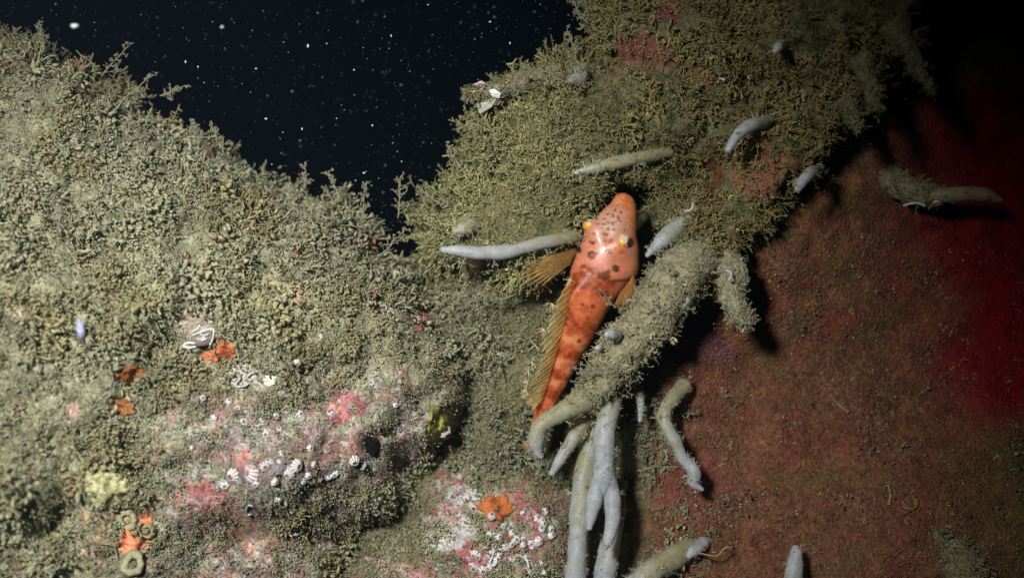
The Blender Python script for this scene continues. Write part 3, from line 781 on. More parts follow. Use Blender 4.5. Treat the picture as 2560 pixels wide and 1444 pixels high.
# the forked one: a stem and two prongs
root = empty('finger_sponge', at(1535, 960, 0.002)); tag(root, 'long forked pale finger sponge hanging straight down in the middle', 'sponge', 'pale finger sponges')
finger('', [(1540, 950, -2, 26), (1525, 1010, 5, 28), (1512, 1080, 8, 29), (1510, 1150, 9, 29), (1508, 1195, 9.5, 29), (1509, 1222, 9, 22)], '', parent=root, partname='stem', silt=0.22, fuzz=150, seed=901)
finger('', [(1508, 1130, 9, 14), (1502, 1185, 9, 20), (1488, 1240, 10, 20), (1478, 1288, 11, 16), (1473, 1318, 12, 9)], '', parent=root, partname='prong', silt=-0.5, fuzz=14, seed=902)
finger('', [(1512, 1130, 9, 14), (1519, 1185, 9, 22), (1531, 1245, 10, 22), (1531, 1305, 11, 19), (1520, 1350, 12, 15), (1514, 1366, 12, 8)], '', parent=root, partname='prong', silt=-0.5, fuzz=24, seed=903)

# ------------------------------------------------------------------ the fish
fish_rows = np.array([  # v, centre u, half width, depth of axis (mm), roll in degrees (how far the back leans left), thickness factor
    (483, 1563, 4, 9.0, 12, 1.0), (488, 1563, 17, 9.2, 12, 0.9), (498, 1562, 26, 9.3, 12, 0.85), (518, 1559, 33, 9.5, 12, 0.82), (545, 1549, 46, 9.8, 12, 0.80), (572, 1537, 58, 10, 14, 0.80),
    (600, 1529, 69, 10, 16, 0.82), (634, 1522, 76, 9.6, 18, 0.85), (665, 1509, 76, 9.0, 20, 0.88), (690, 1495, 71, 8.4, 24, 0.9), (720, 1480, 65, 7.6, 30, 0.95), (760, 1463, 58, 6.6, 38, 1.0), (817, 1442, 50, 5.2, 46, 1.0),
    (883, 1414, 39, 3.0, 52, 1.0), (950, 1391, 30, 0.5, 56, 1.0), (994, 1375, 22, -1.5, 58, 1.0), (1035, 1359, 17, -3, 60, 1.0), (1085, 1343, 14, -5, 60, 1.0), (1095, 1340, 4, -5.2, 60, 1.0)])
NR, NS = 260, 96
rr = np.interp(np.linspace(0, 1, NR) ** 0.9 * 0 + np.linspace(0, 1, NR), np.linspace(0, 1, len(fish_rows)), np.arange(len(fish_rows)))
rows = catmull(fish_rows, NR)
# even spacing along the length
vv = np.concatenate([483 + 22 * np.linspace(0, 1, 40) ** 1.6, np.linspace(505, 1095, NR - 40)[0:]])[:NR]
vv = np.sort(vv)
cu, hw, cd, roll, tf = (np.interp(vv, rows[:, 0], rows[:, k]) for k in range(1, 6))
hw = np.maximum(hw, 1.0)
ker = np.ones(9) / 9
def smooth(a):
    return np.convolve(np.pad(a, 4, 'edge'), ker, 'valid')
cu, cd, roll, tf = smooth(cu), smooth(cd), smooth(roll), smooth(tf)
hw[30:] = smooth(hw)[30:]
C = at(cu, vv, cd * 0.001)
Tn = np.gradient(smooth(cu)) ; tang = np.stack([np.gradient(cu), np.gradient(vv)], -1)
tang = np.stack([smooth(tang[:, 0]), smooth(tang[:, 1])], -1); tang /= np.linalg.norm(tang, axis=1)[:, None]
tang[:40] = tang[45]
side2 = np.stack([-tang[:, 1], tang[:, 0]], -1); side2 = np.where(side2[:, :1] < 0, -side2, side2)     # towards image right, in (u, v)
sideV = np.stack([side2[:, 0], 0 * side2[:, 0], -side2[:, 1]], -1)
outV = np.array([0, -1.0, 0])
th = np.arange(NS) * 2 * np.pi / NS           # 0 = right flank, 90 = towards viewer
rc = hw * S * (D - cd * .001) / D
X = rc[:, None] * np.cos(th)[None]; Yo = (rc * tf)[:, None] * np.sin(th)[None]
# dorsal angle in the same measure
dor = np.radians(90 + roll)[:, None]
rel = np.angle(np.exp(1j * (th[None] - dor)))  # 0 on the back midline
# head shape: eye sockets proud, cheeks, back ridge, gill cover edge
V3 = vv[:, None] + 0 * th[None]
uu = cu[:, None] + side2[:, :1] * hw[:, None] * np.cos(th)[None]
vpix = V3 + side2[:, 1:2] * hw[:, None] * np.cos(th)[None]
front = np.sin(th)[None] > -0.15
prof = np.ones_like(X)
def bump_at(a, b, r, h):
    return h * np.exp(-((uu - a) ** 2 + (vpix - b) ** 2) / (r * r)) * front
disp = bump_at(1484, 574, 26, 0.0016) + bump_at(1548, 610, 26, 0.0012) + bump_at(1518, 545, 34, 0.0008)
disp += -bump_at(1516, 590, 18, 0.0007)
disp += 0.0016 * np.exp(-(rel / 0.22) ** 2) * sstep(690, 760, V3)                         # back ridge carrying the fin
gill = vpix - (700 - 0.0030 * (uu - 1500) ** 2 + 0.10 * (uu - 1500))
disp += 0.0011 * sstep(-45, -3, gill) * (1 - sstep(-3, 5, gill)) * sstep(1490, 1530, uu) * front
mouth = np.exp(-((vpix - (507 + 0.008 * (uu - 1562) ** 2)) / 2.2) ** 2) * (np.sin(th)[None] < 0.25)
disp += -0.0003 * mouth
radial = sideV[:, None] * np.cos(th)[None, :, None] + outV[None, None] * np.sin(th)[None, :, None]
FV = C[:, None] + sideV[:, None] * X[..., None] + outV[None, None] * Yo[..., None] + radial * disp[..., None]
FV = FV.reshape(-1, 3)
# pigment, with a pale skin sheen painted in
ORANGE = lin(205, 112, 48); FPINK = lin(206, 136, 106); HEADP = lin(206, 166, 152); RUST = lin(142, 52, 10); DEEP = lin(120, 45, 14); DARKB = lin(58, 22, 8); SALM = lin(205, 106, 62)
fu, fv = uu.ravel(), vpix.ravel(); frel = rel.ravel(); along = V3.ravel()
col = np.tile(SALM, (len(fu), 1))
def mixc(col, c, k):
    k = np.clip(k, 0, 1)[:, None]
    return col * (1 - k) + np.asarray(c) * k
col = mixc(col, FPINK, sstep(760, 600, along) * 0.8)
col = mixc(col, ORANGE, sstep(560, 500, along) * 0.7)
headtop = np.exp(-((fu - (1522 + (570 - fv) * 0.35)) / 30) ** 2 - ((fv - 565) / 42) ** 2)
col = mixc(col, HEADP, headtop * 1.1)
col = mixc(col, ORANGE, sstep(1565, 1588, fu) * sstep(700, 560, fv) * (0.55 + 0.4 * n2(fu, fv, 25, 3, 401)))
col = mixc(col, ORANGE * np.array([0.9, 0.8, 0.5]), sstep(0.1, 0.5, n2(fu, fv, 22, 3, 403)) * sstep(555, 500, fv) * 0.7)
col = mixc(col, lin(225, 150, 130), np.exp(-((fu - 1480) / 30) ** 2 - ((fv - 655) / 26) ** 2) * 0.9)  # glossy sheen behind the left eye, painted into the colour
nb = n2(fu, fv, 30, 3, 405); fine = n2(fu, fv, 9, 2, 407)
tl = along + 10 * nb
def saddle(a, b, soft=10):
    return sstep(a - soft, a + soft, tl) * sstep(b + soft, b - soft, tl)
col = mixc(col, RUST, saddle(684, 738, 9) * sstep(1.0, 0.6, np.abs(frel + 0.35)) * (0.75 + 0.6 * fine))
col = mixc(col, RUST, saddle(785, 828, 9) * sstep(1.7, 1.2, np.abs(frel + 0.6)) * (0.65 + 0.6 * fine))
col = mixc(col, RUST, saddle(870, 893, 7) * (0.8 + 0.5 * fine)); col = mixc(col, RUST, saddle(922, 944, 6) * (0.85 + 0.5 * fine)); col = mixc(col, RUST, saddle(968, 992, 6) * (0.85 + 0.5 * fine)); col = mixc(col, lin(225, 150, 105), 0.55 * (saddle(838, 862, 7) + saddle(898, 915, 6) + saddle(948, 962, 5)))
col = mixc(col, RUST, saddle(1012, 1026, 5) * 0.7)
col = mixc(col, RUST, 0.55 * sstep(0.15, 0.5, n2(fu, fv, 18, 3, 409)) * sstep(690, 740, along))
col = mixc(col, lin(200, 95, 45), 0.7 * np.exp(-((fu - 1508) / 22) ** 2 - ((fv - 612) / 16) ** 2))
def zspots(lst, c, soft=0.35):
    global col
    for (zx, zy, rx, ry) in lst:
        a = 1380 + zx / 5.157; b = 460 + zy / 5.157
        q = ((fu - a) / (rx / 5.157)) ** 2 + ((fv - b) / (ry / 5.157)) ** 2 + 0.25 * n2(fu, fv, 5, 2, 411)
        col = mixc(col, c, sstep(1 + soft, 1 - soft, q) * (np.sin(np.tile(th, NR)) > -0.1) * 0.9)
zspots([(805, 350, 16, 30), (870, 378, 22, 22), (770, 425, 20, 26), (835, 450, 18, 36), (720, 410, 24, 18), (670, 470, 24, 14), (715, 515, 18, 22), (765, 530, 17, 28), (665, 540, 20, 18), (605, 538, 16, 14), (855, 495, 18, 16),
        (705, 592, 18, 22), (772, 602, 20, 16), (905, 607, 18, 10), (830, 290, 14, 12), (640, 590, 10, 10), (740, 455, 9, 12), (800, 500, 10, 12)], lin(150, 78, 52))
zspots([(670, 665, 34, 26), (600, 720, 22, 18), (560, 660, 38, 20), (655, 745, 20, 16), (730, 750, 26, 30)], lin(165, 80, 40))
zspots([(640, 790, 60, 34), (690, 850, 40, 40), (580, 760, 40, 26)], lin(190, 84, 22), 0.6)
zspots([(510, 770, 28, 26), (475, 755, 18, 12), (650, 855, 26, 30), (712, 890, 22, 28)], lin(105, 42, 14))
zspots([(490, 922, 54, 56), (560, 905, 26, 16)], lin(105, 46, 16))
zspots([(492, 930, 26, 26)], lin(175, 92, 62))
zspots([(782, 1095, 48, 48)], lin(50, 18, 12))
zspots([(670, 1175, 42, 56), (640, 1220, 30, 30), (700, 1130, 22, 30)], lin(95, 42, 14), 0.6)
zspots([(345, 850, 26, 46)], lin(55, 26, 14))
zspots([(860, 880, 40, 30), (990, 730, 80, 46)], lin(188, 92, 40), 0.9)
for (a, b, q) in [(1422, 772, 6), (1414, 795, 7), (1452, 760, 5), (1495, 690, 8), (1430, 690, 9), (1478, 765, 6), (1445, 850, 6)]:
    zspots([((a - 1380) * 5.157, (b - 460) * 5.157, q * 5.157, q * 5.157)], lin(118, 48, 16), 0.5)
sc = np.abs(np.sin(fv * 0.42 + fu * 0.25) * np.sin(fv * 0.25 - fu * 0.45))
col = col * (0.80 + 0.10 * n2(fu, fv, 6, 2, 413) + 0.10 * n2(fu, fv, 16, 2, 415) + 0.09 * sc * sstep(670, 720, along))[:, None]

fish = empty('fish', C[150]); tag(fish, 'orange spotted fish with yellow eyes resting head up in the turf groove', 'fish')
FL = np.array(fish.location)
FQ = grid_faces(NR, NS, True)
capA, capB = len(FV), len(FV) + 1
j = np.arange(NS); j2 = (j + 1) % NS
FT = np.vstack([np.stack([0 * j + capA, j2, j], -1), np.stack([0 * j + capB, (NR - 1) * NS + j, (NR - 1) * NS + j2], -1)])
FV2 = np.vstack([FV, C[0], C[-1]]); col2 = np.vstack([col, col[0], col[-1]])
link('body', new_mesh('body', FV2 - FL, [FQ, FT], np.clip(col2, 0.005, 0.85)), M_fish, fish)

def fish_surface(a, b):
    """nearest front point of the body to a photograph position"""
    m = (uu.ravel() - a) ** 2 + (vpix.ravel() - b) ** 2 + 1e6 * (np.sin(np.tile(th, NR)) < 0)
    return FV[np.argmin(m)]

def make_eye(a, b, r, look, white, yel, label, sink=0.72):
    ctr = fish_surface(a, b) + np.array([0, 1, 0]) * r * S * sink
    nrm = lambda q: np.asarray(q, float) / np.linalg.norm(q)
    look, white, yel = nrm(look), nrm(white), nrm(yel)
    nlat, nlon = 48, 64
    ph = np.linspace(0, np.pi, nlat)[:, None]; lo = np.linspace(0, 2 * np.pi, nlon, endpoint=False)[None]
    sph = np.stack([np.sin(ph) * np.cos(lo), np.sin(ph) * np.sin(lo), np.cos(ph) + 0 * lo], -1).reshape(-1, 3)
    R = r * S
    nz = 0.16 * fbm(sph * 3.0, 3, int(a)); nz2 = 0.12 * fbm(sph * 5, 3, int(b))
    c = np.tile(FPINK * 0.75, (len(sph), 1))
    k = sstep(0.62, 0.80, sph @ white + nz)[:, None]; c = c * (1 - k) + lin(190, 180, 162) * k
    k = sstep(0.80, 0.90, sph @ yel + nz2)[:, None]; c = c * (1 - k) + lin(215, 150, 6) * k
    k = 0.6 * sstep(0.2, 0.5, fbm(sph * 7, 3, int(b)))[:, None]; c = c * (1 - k) + lin(150, 95, 45) * k
    k = sstep(0.80, 0.86, sph @ look)[:, None]; c = c * (1 - k) + lin(70, 45, 25) * k
    eb = link('eye', new_mesh('eye', ctr - FL + sph * R * np.array([1, 1, 0.96]), grid_faces(nlat, nlon, True), c), M_eye, fish)
    eb['label'] = label
    # pupil: a domed dark cap on the outer side
    Z = look; Xa = np.cross(Z, [0.2, 0.1, 1.0]); Xa /= np.linalg.norm(Xa); Ya = np.cross(Z, Xa)
    rings = []
    for k in range(7):
        a_ = 0.42 * k / 6
        for m_ in range(24):
            w = 2 * math.pi * m_ / 24
            rings.append(Z * math.cos(a_) + math.sin(a_) * (Xa * 0.75 * math.cos(w) + Ya * 1.2 * math.sin(w)))
    PV = np.array(rings); PV = PV / np.linalg.norm(PV, axis=1)[:, None] * (R * 1.02)
    link('pupil', new_mesh('pupil', ctr - FL + PV, grid_faces(7, 24, True)), M_pupil, eb)

make_eye(1481, 567, 18, (-1.0, 0.3, -0.05), (0.25, -0.75, 0.62), (-0.30, -0.93, -0.12), 'yellow and white eye on the left of the head')
make_eye(1549, 606, 21, (0.80, -0.58, -0.12), (0.10, -0.75, 0.62), (-0.55, -0.78, -0.22), 'yellow and white eye with dark pupil facing right')

def fin(name, base, tip, nray, colm, colr, bulge, label=None, rad=1.1, notch=0.12, lift=0.0, rayalpha=True):
    """membrane between a base curve and an outer curve, each a list of (u, v, d mm)"""
    nb_, nt_ = nray * 5 + 1, 12
    B = catmull(np.asarray(base, float), nb_); E = catmull(np.asarray(tip, float), nb_)
    s = np.linspace(0, 1, nt_)[:, None, None]
    ripple = np.cos(np.linspace(0, nray * 2 * np.pi, nb_))[None, :, None]
    W = B[None] * (1 - s) + E[None] * s
    W = W + (B[None] - E[None]) * notch * (0.5 - 0.5 * ripple) * s ** 3
    W[..., 2] += (bulge * np.sin(s * np.pi * 0.8))[..., 0] + 0.10 * ripple[..., 0] * s[..., 0]
    Pm = at(W[..., 0], W[..., 1], W[..., 2] * 0.001).reshape(-1, 3)
    t = np.repeat(np.linspace(0, 1, nt_), nb_)[:, None]
    c = np.asarray(colm[0]) * (1 - t) + np.asarray(colm[1]) * t
    k = sstep(0.1, 0.5, fbm(Pm / 0.004, 3, 77))[:, None]
    c = c * (1 - 0.25 * k) + lin(185, 120, 50) * 0.25 * k
    f = link(name, new_mesh(name, Pm - FL, grid_faces(nt_, nb_), c), M_fin, fish)
    if label: f['label'] = label
    for k in range(nray + 1):
        col_i = k * 5
        pth = W[:, col_i]
        pts = at(pth[:, 0], pth[:, 1], pth[:, 2] * 0.001 + 0.0001)
        Vr, Qr, Tr, tr = tube_vf(pts, np.linspace(rad, rad * 0.45, nt_) * S, 5)
        cc = np.asarray(colr) * (0.85 + 0.3 * tr)[:, None]
        link('fin_ray', new_mesh('fin_ray', Vr - FL, [Qr, Tr], cc), M_ray, f)
    return f

YEL = lin(205, 165, 60); TAN = lin(190, 150, 90)
fin('pectoral_fin', [(1446, 618, 10), (1438, 636, 11), (1430, 655, 10)], [(1335, 652, 17), (1302, 676, 19), (1292, 696, 19), (1316, 714, 17), (1352, 716, 14)], 9, (lin(215, 170, 95), lin(185, 155, 100)), lin(190, 150, 85), 4.0,
    'spread yellow brown left pectoral fin', 0.55, 0.3)
fin('pectoral_fin', [(1566, 662, 14), (1574, 672, 12), (1570, 690, 9)], [(1592, 706, 12), (1584, 742, 12), (1562, 768, 11), (1532, 772, 9)], 8, (lin(205, 120, 70), lin(170, 120, 70)), lin(200, 140, 85), 2.0, 'folded right pectoral fin', 0.8, 0.12)
d1 = fin('dorsal_fin', [(1440, 690, 17), (1430, 726, 15.5), (1420, 766, 14), (1412, 802, 12.5), (1404, 836, 11)], [(1418, 706, 19), (1386, 762, 18), (1366, 818, 16), (1350, 862, 14), (1360, 894, 11)], 9, (lin(222, 185, 115), lin(222, 205, 145)), lin(228, 200, 105), 1.0,
    'spiny front dorsal fin, yellow and see through', 0.55, 0.2)
d2 = fin('dorsal_fin', [(1399, 856, 10.5), (1389, 890, 9), (1378, 928, 7), (1368, 962, 5), (1358, 992, 3)], [(1354, 890, 13), (1334, 938, 11), (1318, 972, 9), (1298, 986, 7), (1332, 1026, 3)], 11, (lin(222, 180, 115), lin(215, 195, 140)), lin(225, 195, 105), 1.0,
    'soft rear dorsal fin, yellowish and see through', 0.5, 0.16)
fin('tail_fin', [(1336, 1085, -5), (1341, 1093, -5), (1347, 1090, -5)], [(1305, 1110, -7), (1318, 1130, -8), (1345, 1125, -8)], 8, (lin(200, 120, 80), TAN), lin(200, 140, 85), 0.5, None, 1.0, 0.08)
# white starry cirri at the tips of the spines
gc = np.random.default_rng(55)
for (par, a, b, d, r) in [(d1, 1426, 698, 21, 20), (d1, 1379, 758, 20, 22), (d1, 1360, 822, 18, 20), (d2, 1338, 862, 15, 22), (d2, 1330, 905, 14, 18), (d2, 1322, 928, 13, 22), (d2, 1320, 956, 12, 20), (d2, 1314, 975, 11, 17)]:
    parts = []
    c0 = at(a, b, d * .001)
    for k in range(8):
        w = math.radians(120 + 200 * gc.random()) if k < 6 else gc.random() * 6.28
        dv = np.array([math.cos(w), -0.35 + 0.6 * gc.normal() * 0.5, math.sin(w)])
        parts.append(curl(gc, c0 - FL, dv, r * S * (0.7 + 0.5 * gc.random()), 1.0 * S, 4, 0.3, 4, 0.1, 0.4)[1])
    Vc, Tc, tc_ = merge(parts)
    link('cirrus', new_mesh('cirrus', Vc, Tc, np.tile(lin(225, 205, 165), (len(Vc), 1))), M_fuzz, par)

# ------------------------------------------------------------------ crusts and sponge patches that hug the rock
def patch(name, rock, u0, v0, ru, rv, material, color, label, cat, group=None, thick=5.0, seed=0, rough_edge=0.45, color2=None, rot=0.0, lumpy=0.25):
    nr, na = 18, 56
    gp = np.random.default_rng(seed + 1000)
    a = np.arange(na) * 2 * np.pi / na
    e = 1 + rough_edge * fbm(np.stack([np.cos(a) * 1.6, np.sin(a) * 1.6, 0 * a + seed], -1), 4, seed, 0.6)
    e = np.clip(e, 0.35, 1.7)
    q = np.linspace(0, 1, nr)[:, None]
    x = q * e[None] * np.cos(a)[None] * ru; y = q * e[None] * np.sin(a)[None] * rv
    cr, sr = math.cos(rot), math.sin(rot)
    U = u0 + x * cr - y * sr; Vv = v0 + x * sr + y * cr
    h = thick * (1 - q ** 6) * (0.75 + lumpy * fbm(np.stack([U / 12, Vv / 12, 0 * U], -1), 3, seed)) - 4.0 * q ** 10
    h[-1] = -6
    dd = rock.depth(U, Vv) + (h + min(2.0, thick * 0.5)) * S
    P = at(U, Vv, dd).reshape(-1, 3)
    k = sstep(-0.1, 0.5, n2(U, Vv, 16, 3, seed + 3)).reshape(-1, 1)
    c2 = np.asarray(color) * 0.7 if color2 is None else np.asarray(color2)
    c = np.asarray(color) * (1 - k) + c2 * k
    if material is M_crust:
        k4 = sstep(0.2, 0.5, n2(U, Vv, 8, 3, seed + 13)).reshape(-1, 1); c = c * (1 - 0.7 * k4) + WHITE * 0.85 * 0.7 * k4
        k5 = sstep(0.2, 0.5, n2(U, Vv, 10, 3, seed + 23)).reshape(-1, 1); c = c * (1 - 0.6 * k5) + lin(140, 118, 140) * 0.6 * k5
        k6 = sstep(0.15, 0.5, n2(U, Vv, 14, 3, seed + 33)).reshape(-1, 1); c = c * (1 - 0.8 * k6) + SILT * 0.8 * k6
    else:
        k4 = sstep(0.3, 0.6, n2(U, Vv, 5, 2, seed + 13)).reshape(-1, 1); c = c * (1 - 0.45 * k4)
    L0 = P[0]
    o = link(name, new_mesh(name, P - L0, grid_faces(nr, na, True), np.clip(c, 0.01, 0.85)), material)
    o.location = L0
    return tag(o, label, cat, group)

ORS = lin(208, 122, 82); ORB = lin(160, 92, 46)
patch('orange_sponge', left, 562, 868, 34, 26, M_sponge, ORS, 'bright orange sponge patch beside the glassy ribbed shell', 'sponge', seed=1, color2=lin(190, 96, 60), rot=0.9)
patch('orange_sponge', left, 535, 890, 30, 15, M_sponge, ORS, 'small orange sponge patch just below the brighter one near the ribbed shell', 'sponge', seed=2)
patch('orange_sponge', left, 330, 1352, 38, 34, M_sponge, lin(222, 146, 108), 'flat peach orange sponge patch between the three ring cups', 'sponge', seed=3, color2=lin(212, 130, 92), rough_edge=0.35)
patch('orange_sponge', left, 362, 1298, 26, 22, M_sponge, lin(208, 134, 98), 'smaller peach orange sponge patch above the ring cup with the dark hole', 'sponge', seed=4)
patch('orange_sponge', left, 325, 935, 36, 24, M_sponge, ORB, 'brown orange sea squirt lump in the shaded dip of the left rock', 'sea squirt', seed=5, thick=16)
patch('orange_sponge', left, 312, 1018, 36, 24, M_sponge, lin(150, 92, 48), 'lower brown orange sea squirt lump beside a dark siphon hole', 'sea squirt', seed=6, thick=14)
patch('orange_sponge', right, 1250, 1268, 42, 38, M_sponge, lin(186, 108, 58), 'rust orange sponge lump at the top of the pink and white rock', 'sponge', seed=7, thick=12, color2=lin(150, 78, 36), rough_edge=0.5)
patch('yellow_sponge', left, 268, 1218, 62, 42, M_sponge, lin(186, 182, 140), 'pale yellow sponge cushion on the lower left rock', 'sponge', seed=8, thick=9, color2=lin(165, 160, 120))
patch('yellow_sea_squirt', left, 1102, 1058, 34, 52, M_sponge, lin(160, 156, 76), 'yellow green sea squirt at the edge of the dark crevice', 'sea squirt', seed=9, thick=30, color2=lin(112, 114, 62), rough_edge=0.25)
cor = [(left, 425, 1040, 26, 20, ROSE, 'deep pink crust patch left of the barnacle field'), (left, 868, 1022, 38, 32, lin(205, 85, 100), 'bright pink crust patch above the small dark hole'),
       (left, 880, 1112, 42, 36, lin(205, 120, 115), 'salmon pink crust patch left of the small dark hole'), (left, 500, 1250, 70, 24, ROSE, 'long rose crust streak along the ridge of the left rock'),
       (left, 620, 1150, 36, 24, lin(195, 100, 105), 'rosy crust patch above the two star barnacles'), (left, 790, 1118, 66, 34, lin(128, 84, 88), 'dull mauve crust patch in the barnacle field'),
       (left, 640, 1345, 90, 34, lin(205, 145, 120), 'broad peach crust on the low ledge at the bottom'), (left, 735, 738, 20, 16, lin(225, 160, 130), 'little peach crust patch amid grey turf'),
       (left, 1055, 795, 16, 26, lin(205, 100, 115), 'narrow pink crust patch near the right edge of the left rock'), (left, 1010, 925, 14, 14, lin(205, 130, 125), 'tiny pink crust dot near the crevice'),
       (right, 1195, 1400, 52, 34, lin(185, 62, 85), 'crimson pink crust patch among white barnacles'), (right, 1135, 1335, 48, 34, WHITE, 'chalky white crust on the pink and white rock'),
       (right, 1130, 1285, 50, 26, lin(205, 140, 150), 'pale pink crust below the crevice shadow'), (right, 1180, 1245, 36, 22, lin(222, 205, 215), 'white crust patch at the top of the pink and white rock'),
       (right, 1330, 1290, 30, 22, lin(190, 80, 95), 'rose crust patch right of the rust orange sponge'), (right, 985, 1420, 60, 30, lin(195, 120, 135), 'pink crust at the bottom edge under the crevice'),
       (left, 700, 1210, 80, 24, lin(120, 112, 130), 'bluish grey crust under the small barnacles'), (left, 175, 1035, 30, 16, lin(205, 140, 125), 'pale salmon crust fleck on the left rock'),
       (left, 545, 1280, 40, 22, lin(205, 105, 75), 'orange red crust patch beside the rose streak'), (left, 30, 780, 26, 24, lin(212, 180, 150), 'pale tan crust at the left edge'),
       (left, 690, 1050, 34, 24, lin(170, 120, 140), 'lilac crust patch under the upper barnacles'), (left, 240, 1385, 36, 20, lin(190, 110, 110), 'rosy crust patch left of the peach sponge')]
for i, (rk, a, b, ru, rv, c, lab) in enumerate(cor):
    patch('pink_crust' if 'white' not in lab.split()[:2] else 'white_crust', rk, a, b, ru, rv, M_crust, np.asarray(c) * 0.68 + SILT * 0.3, lab, 'algae crust', 'encrusting algae patches', thick=1.5, seed=40 + i, rough_edge=0.75, color2=np.asarray(c) * 0.6 + SILT * 0.45, rot=g.random() * 3)

# ------------------------------------------------------------------ ring cups (siphons)
def ring_cup(u0, v0, r, rock, colr, label, hole=0.35, cat='sea squirt'):
    n = rock.normal(u0, v0); p = at(u0, v0, rock.depth(u0, v0) + 2 * S)
    n = n * 0.5 + np.array([0, -0.5, 0]); n /= np.linalg.norm(n)
    X = np.cross(n, [0, 0, 1.0]); X /= np.linalg.norm(X); Y = np.cross(n, X)
    prof = [(1.1, -0.6), (1.05, 0.0), (1.0, 0.16), (0.92, 0.26), (0.78, 0.31), (0.6, 0.30), (hole + 0.1, 0.24), (hole, 0.10), (hole * 0.95, -0.1), (hole * 0.6, -0.45), (0.02, -0.5)]
    A = np.arange(32) * 2 * np.pi / 32; V, C_ = [], []
    for i, (rr_, hh) in enumerate(prof):
        w = 1 + 0.10 * np.sin(2 * A + u0) + 0.07 * np.sin(3 * A + v0) + 0.05 * np.sin(7 * A + u0)
        V.append(p + r * S * (rr_ * w[:, None] * (np.cos(A)[:, None] * X + np.sin(A)[:, None] * Y) + hh * n))
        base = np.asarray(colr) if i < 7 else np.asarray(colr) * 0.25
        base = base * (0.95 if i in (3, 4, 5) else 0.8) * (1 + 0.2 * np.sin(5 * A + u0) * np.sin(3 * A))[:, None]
        C_.append(base)
    V = np.vstack(V)
    root = empty('ring_cup', p); tag(root, label, cat)
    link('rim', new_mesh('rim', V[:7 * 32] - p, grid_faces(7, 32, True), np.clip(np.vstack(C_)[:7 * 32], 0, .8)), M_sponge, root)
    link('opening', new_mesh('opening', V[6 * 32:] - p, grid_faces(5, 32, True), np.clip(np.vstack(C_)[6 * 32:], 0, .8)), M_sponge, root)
ring_cup(318, 1297, 24, left, lin(155, 153, 120), 'upper olive ring cup touching the peach sponge')
ring_cup(366, 1327, 18, left, lin(150, 140, 98), 'olive ring cup with a dark round hole right of the peach sponge', 0.5)
ring_cup(332, 1408, 26, left, lin(158, 156, 124), 'lower pale olive ring cup below the peach sponge')
ring_cup(277, 1022, 13, left, lin(200, 190, 165), 'small pale siphon with dark hole beside the brown sea squirt', 0.62)
ring_cup(397, 1175, 9, left, lin(165, 160, 120), 'tiny olive ring cup above the rose streak', 0.5)
ring_cup(285, 1145, 14, left, lin(190, 188, 170), 'small greyish cup above the yellow sponge cushion', 0.45)

# ------------------------------------------------------------------ barnacles
def barnacle_mesh(seed, ribs, star):
    gb = np.random.default_rng(seed)
    na = ribs * 4; A = np.arange(na) * 2 * np.pi / na
    rib = 0.5 + 0.5 * np.cos(A * ribs)
    prof = [(1.0, -0.35), (0.98, 0.0), (0.8, 0.28), (0.6, 0.52), (0.42, 0.62), (0.34, 0.56), (0.28, 0.30)]
    V, C_ = [], []
    for i, (r_, h_) in enumerate(prof):
        amp = (0.26 if star else 0.13) * (1.0 if i < 4 else 0.3)
        w = r_ * (1 - amp * (1 - rib)) * (1 + 0.05 * np.sin(2 * A + seed))
        V.append(np.stack([w * np.cos(A), w * np.sin(A), h_ + 0.03 * gb.normal(size=na) - amp * 0.35 * (1 - rib)], -1))
        k = (rib ** 0.8)[:, None] if i < 5 else 0 * rib[:, None]
        lo = lin(150, 105, 110) if star else lin(165, 150, 150)
        if i >= 5: lo = lin(120, 100, 90)
        C_.append(lin(232, 230, 234) * k + lo * (1 - k))
    return new_mesh('barnacle_wall', np.vstack(V), grid_faces(len(prof), na, True), np.vstack(C_))

def plate_mesh():
    V = [(0.30, 0, 0.28), (0, 0.16, 0.34), (-0.30, 0, 0.28), (0, -0.16, 0.34), (0, 0, 0.44)]
    return new_mesh('opercular_plate', np.array(V), np.array([(0, 1, 4), (1, 2, 4), (2, 3, 4), (3, 0, 4)]), np.tile(lin(150, 130, 110), (5, 1)))
BM_star = [barnacle_mesh(i, 9 + i, True) for i in range(3)]; BM_small = [barnacle_mesh(10 + i, 6 + i, False) for i in range(3)]
for m_ in BM_star + BM_small: m_.materials.append(M_shell)
BP = plate_mesh(); BP.materials.append(M_shell)
from mathutils import Matrix
def barnacle(u0, v0, r, rock, star, label, group):
    n = rock.normal(u0, v0); n = n + 0.3 * g.normal(size=3); n /= np.linalg.norm(n)
    p = at(u0, v0, rock.depth(u0, v0) + (4 + (18 if 'sea squirt' in label else 0) + (10 if 'orange sponge' in label else 0)) * S)
    o = empty('barnacle', p)
    q = Vector(n).to_track_quat('Z', 'Y'); o.rotation_mode = 'QUATERNION'
    from mathutils import Quaternion
    o.rotation_quaternion = q @ Quaternion((0, 0, 1), g.random() * 6.28)
    s = r * S; o.scale = (s, s, s * (0.85 + 0.3 * g.random()))
    tag(o, label, 'barnacle', group)
    link('shell_wall', (BM_star if star else BM_small)[g.integers(0, 3)], None, o)
    link('opercular_plate', BP, None, o)
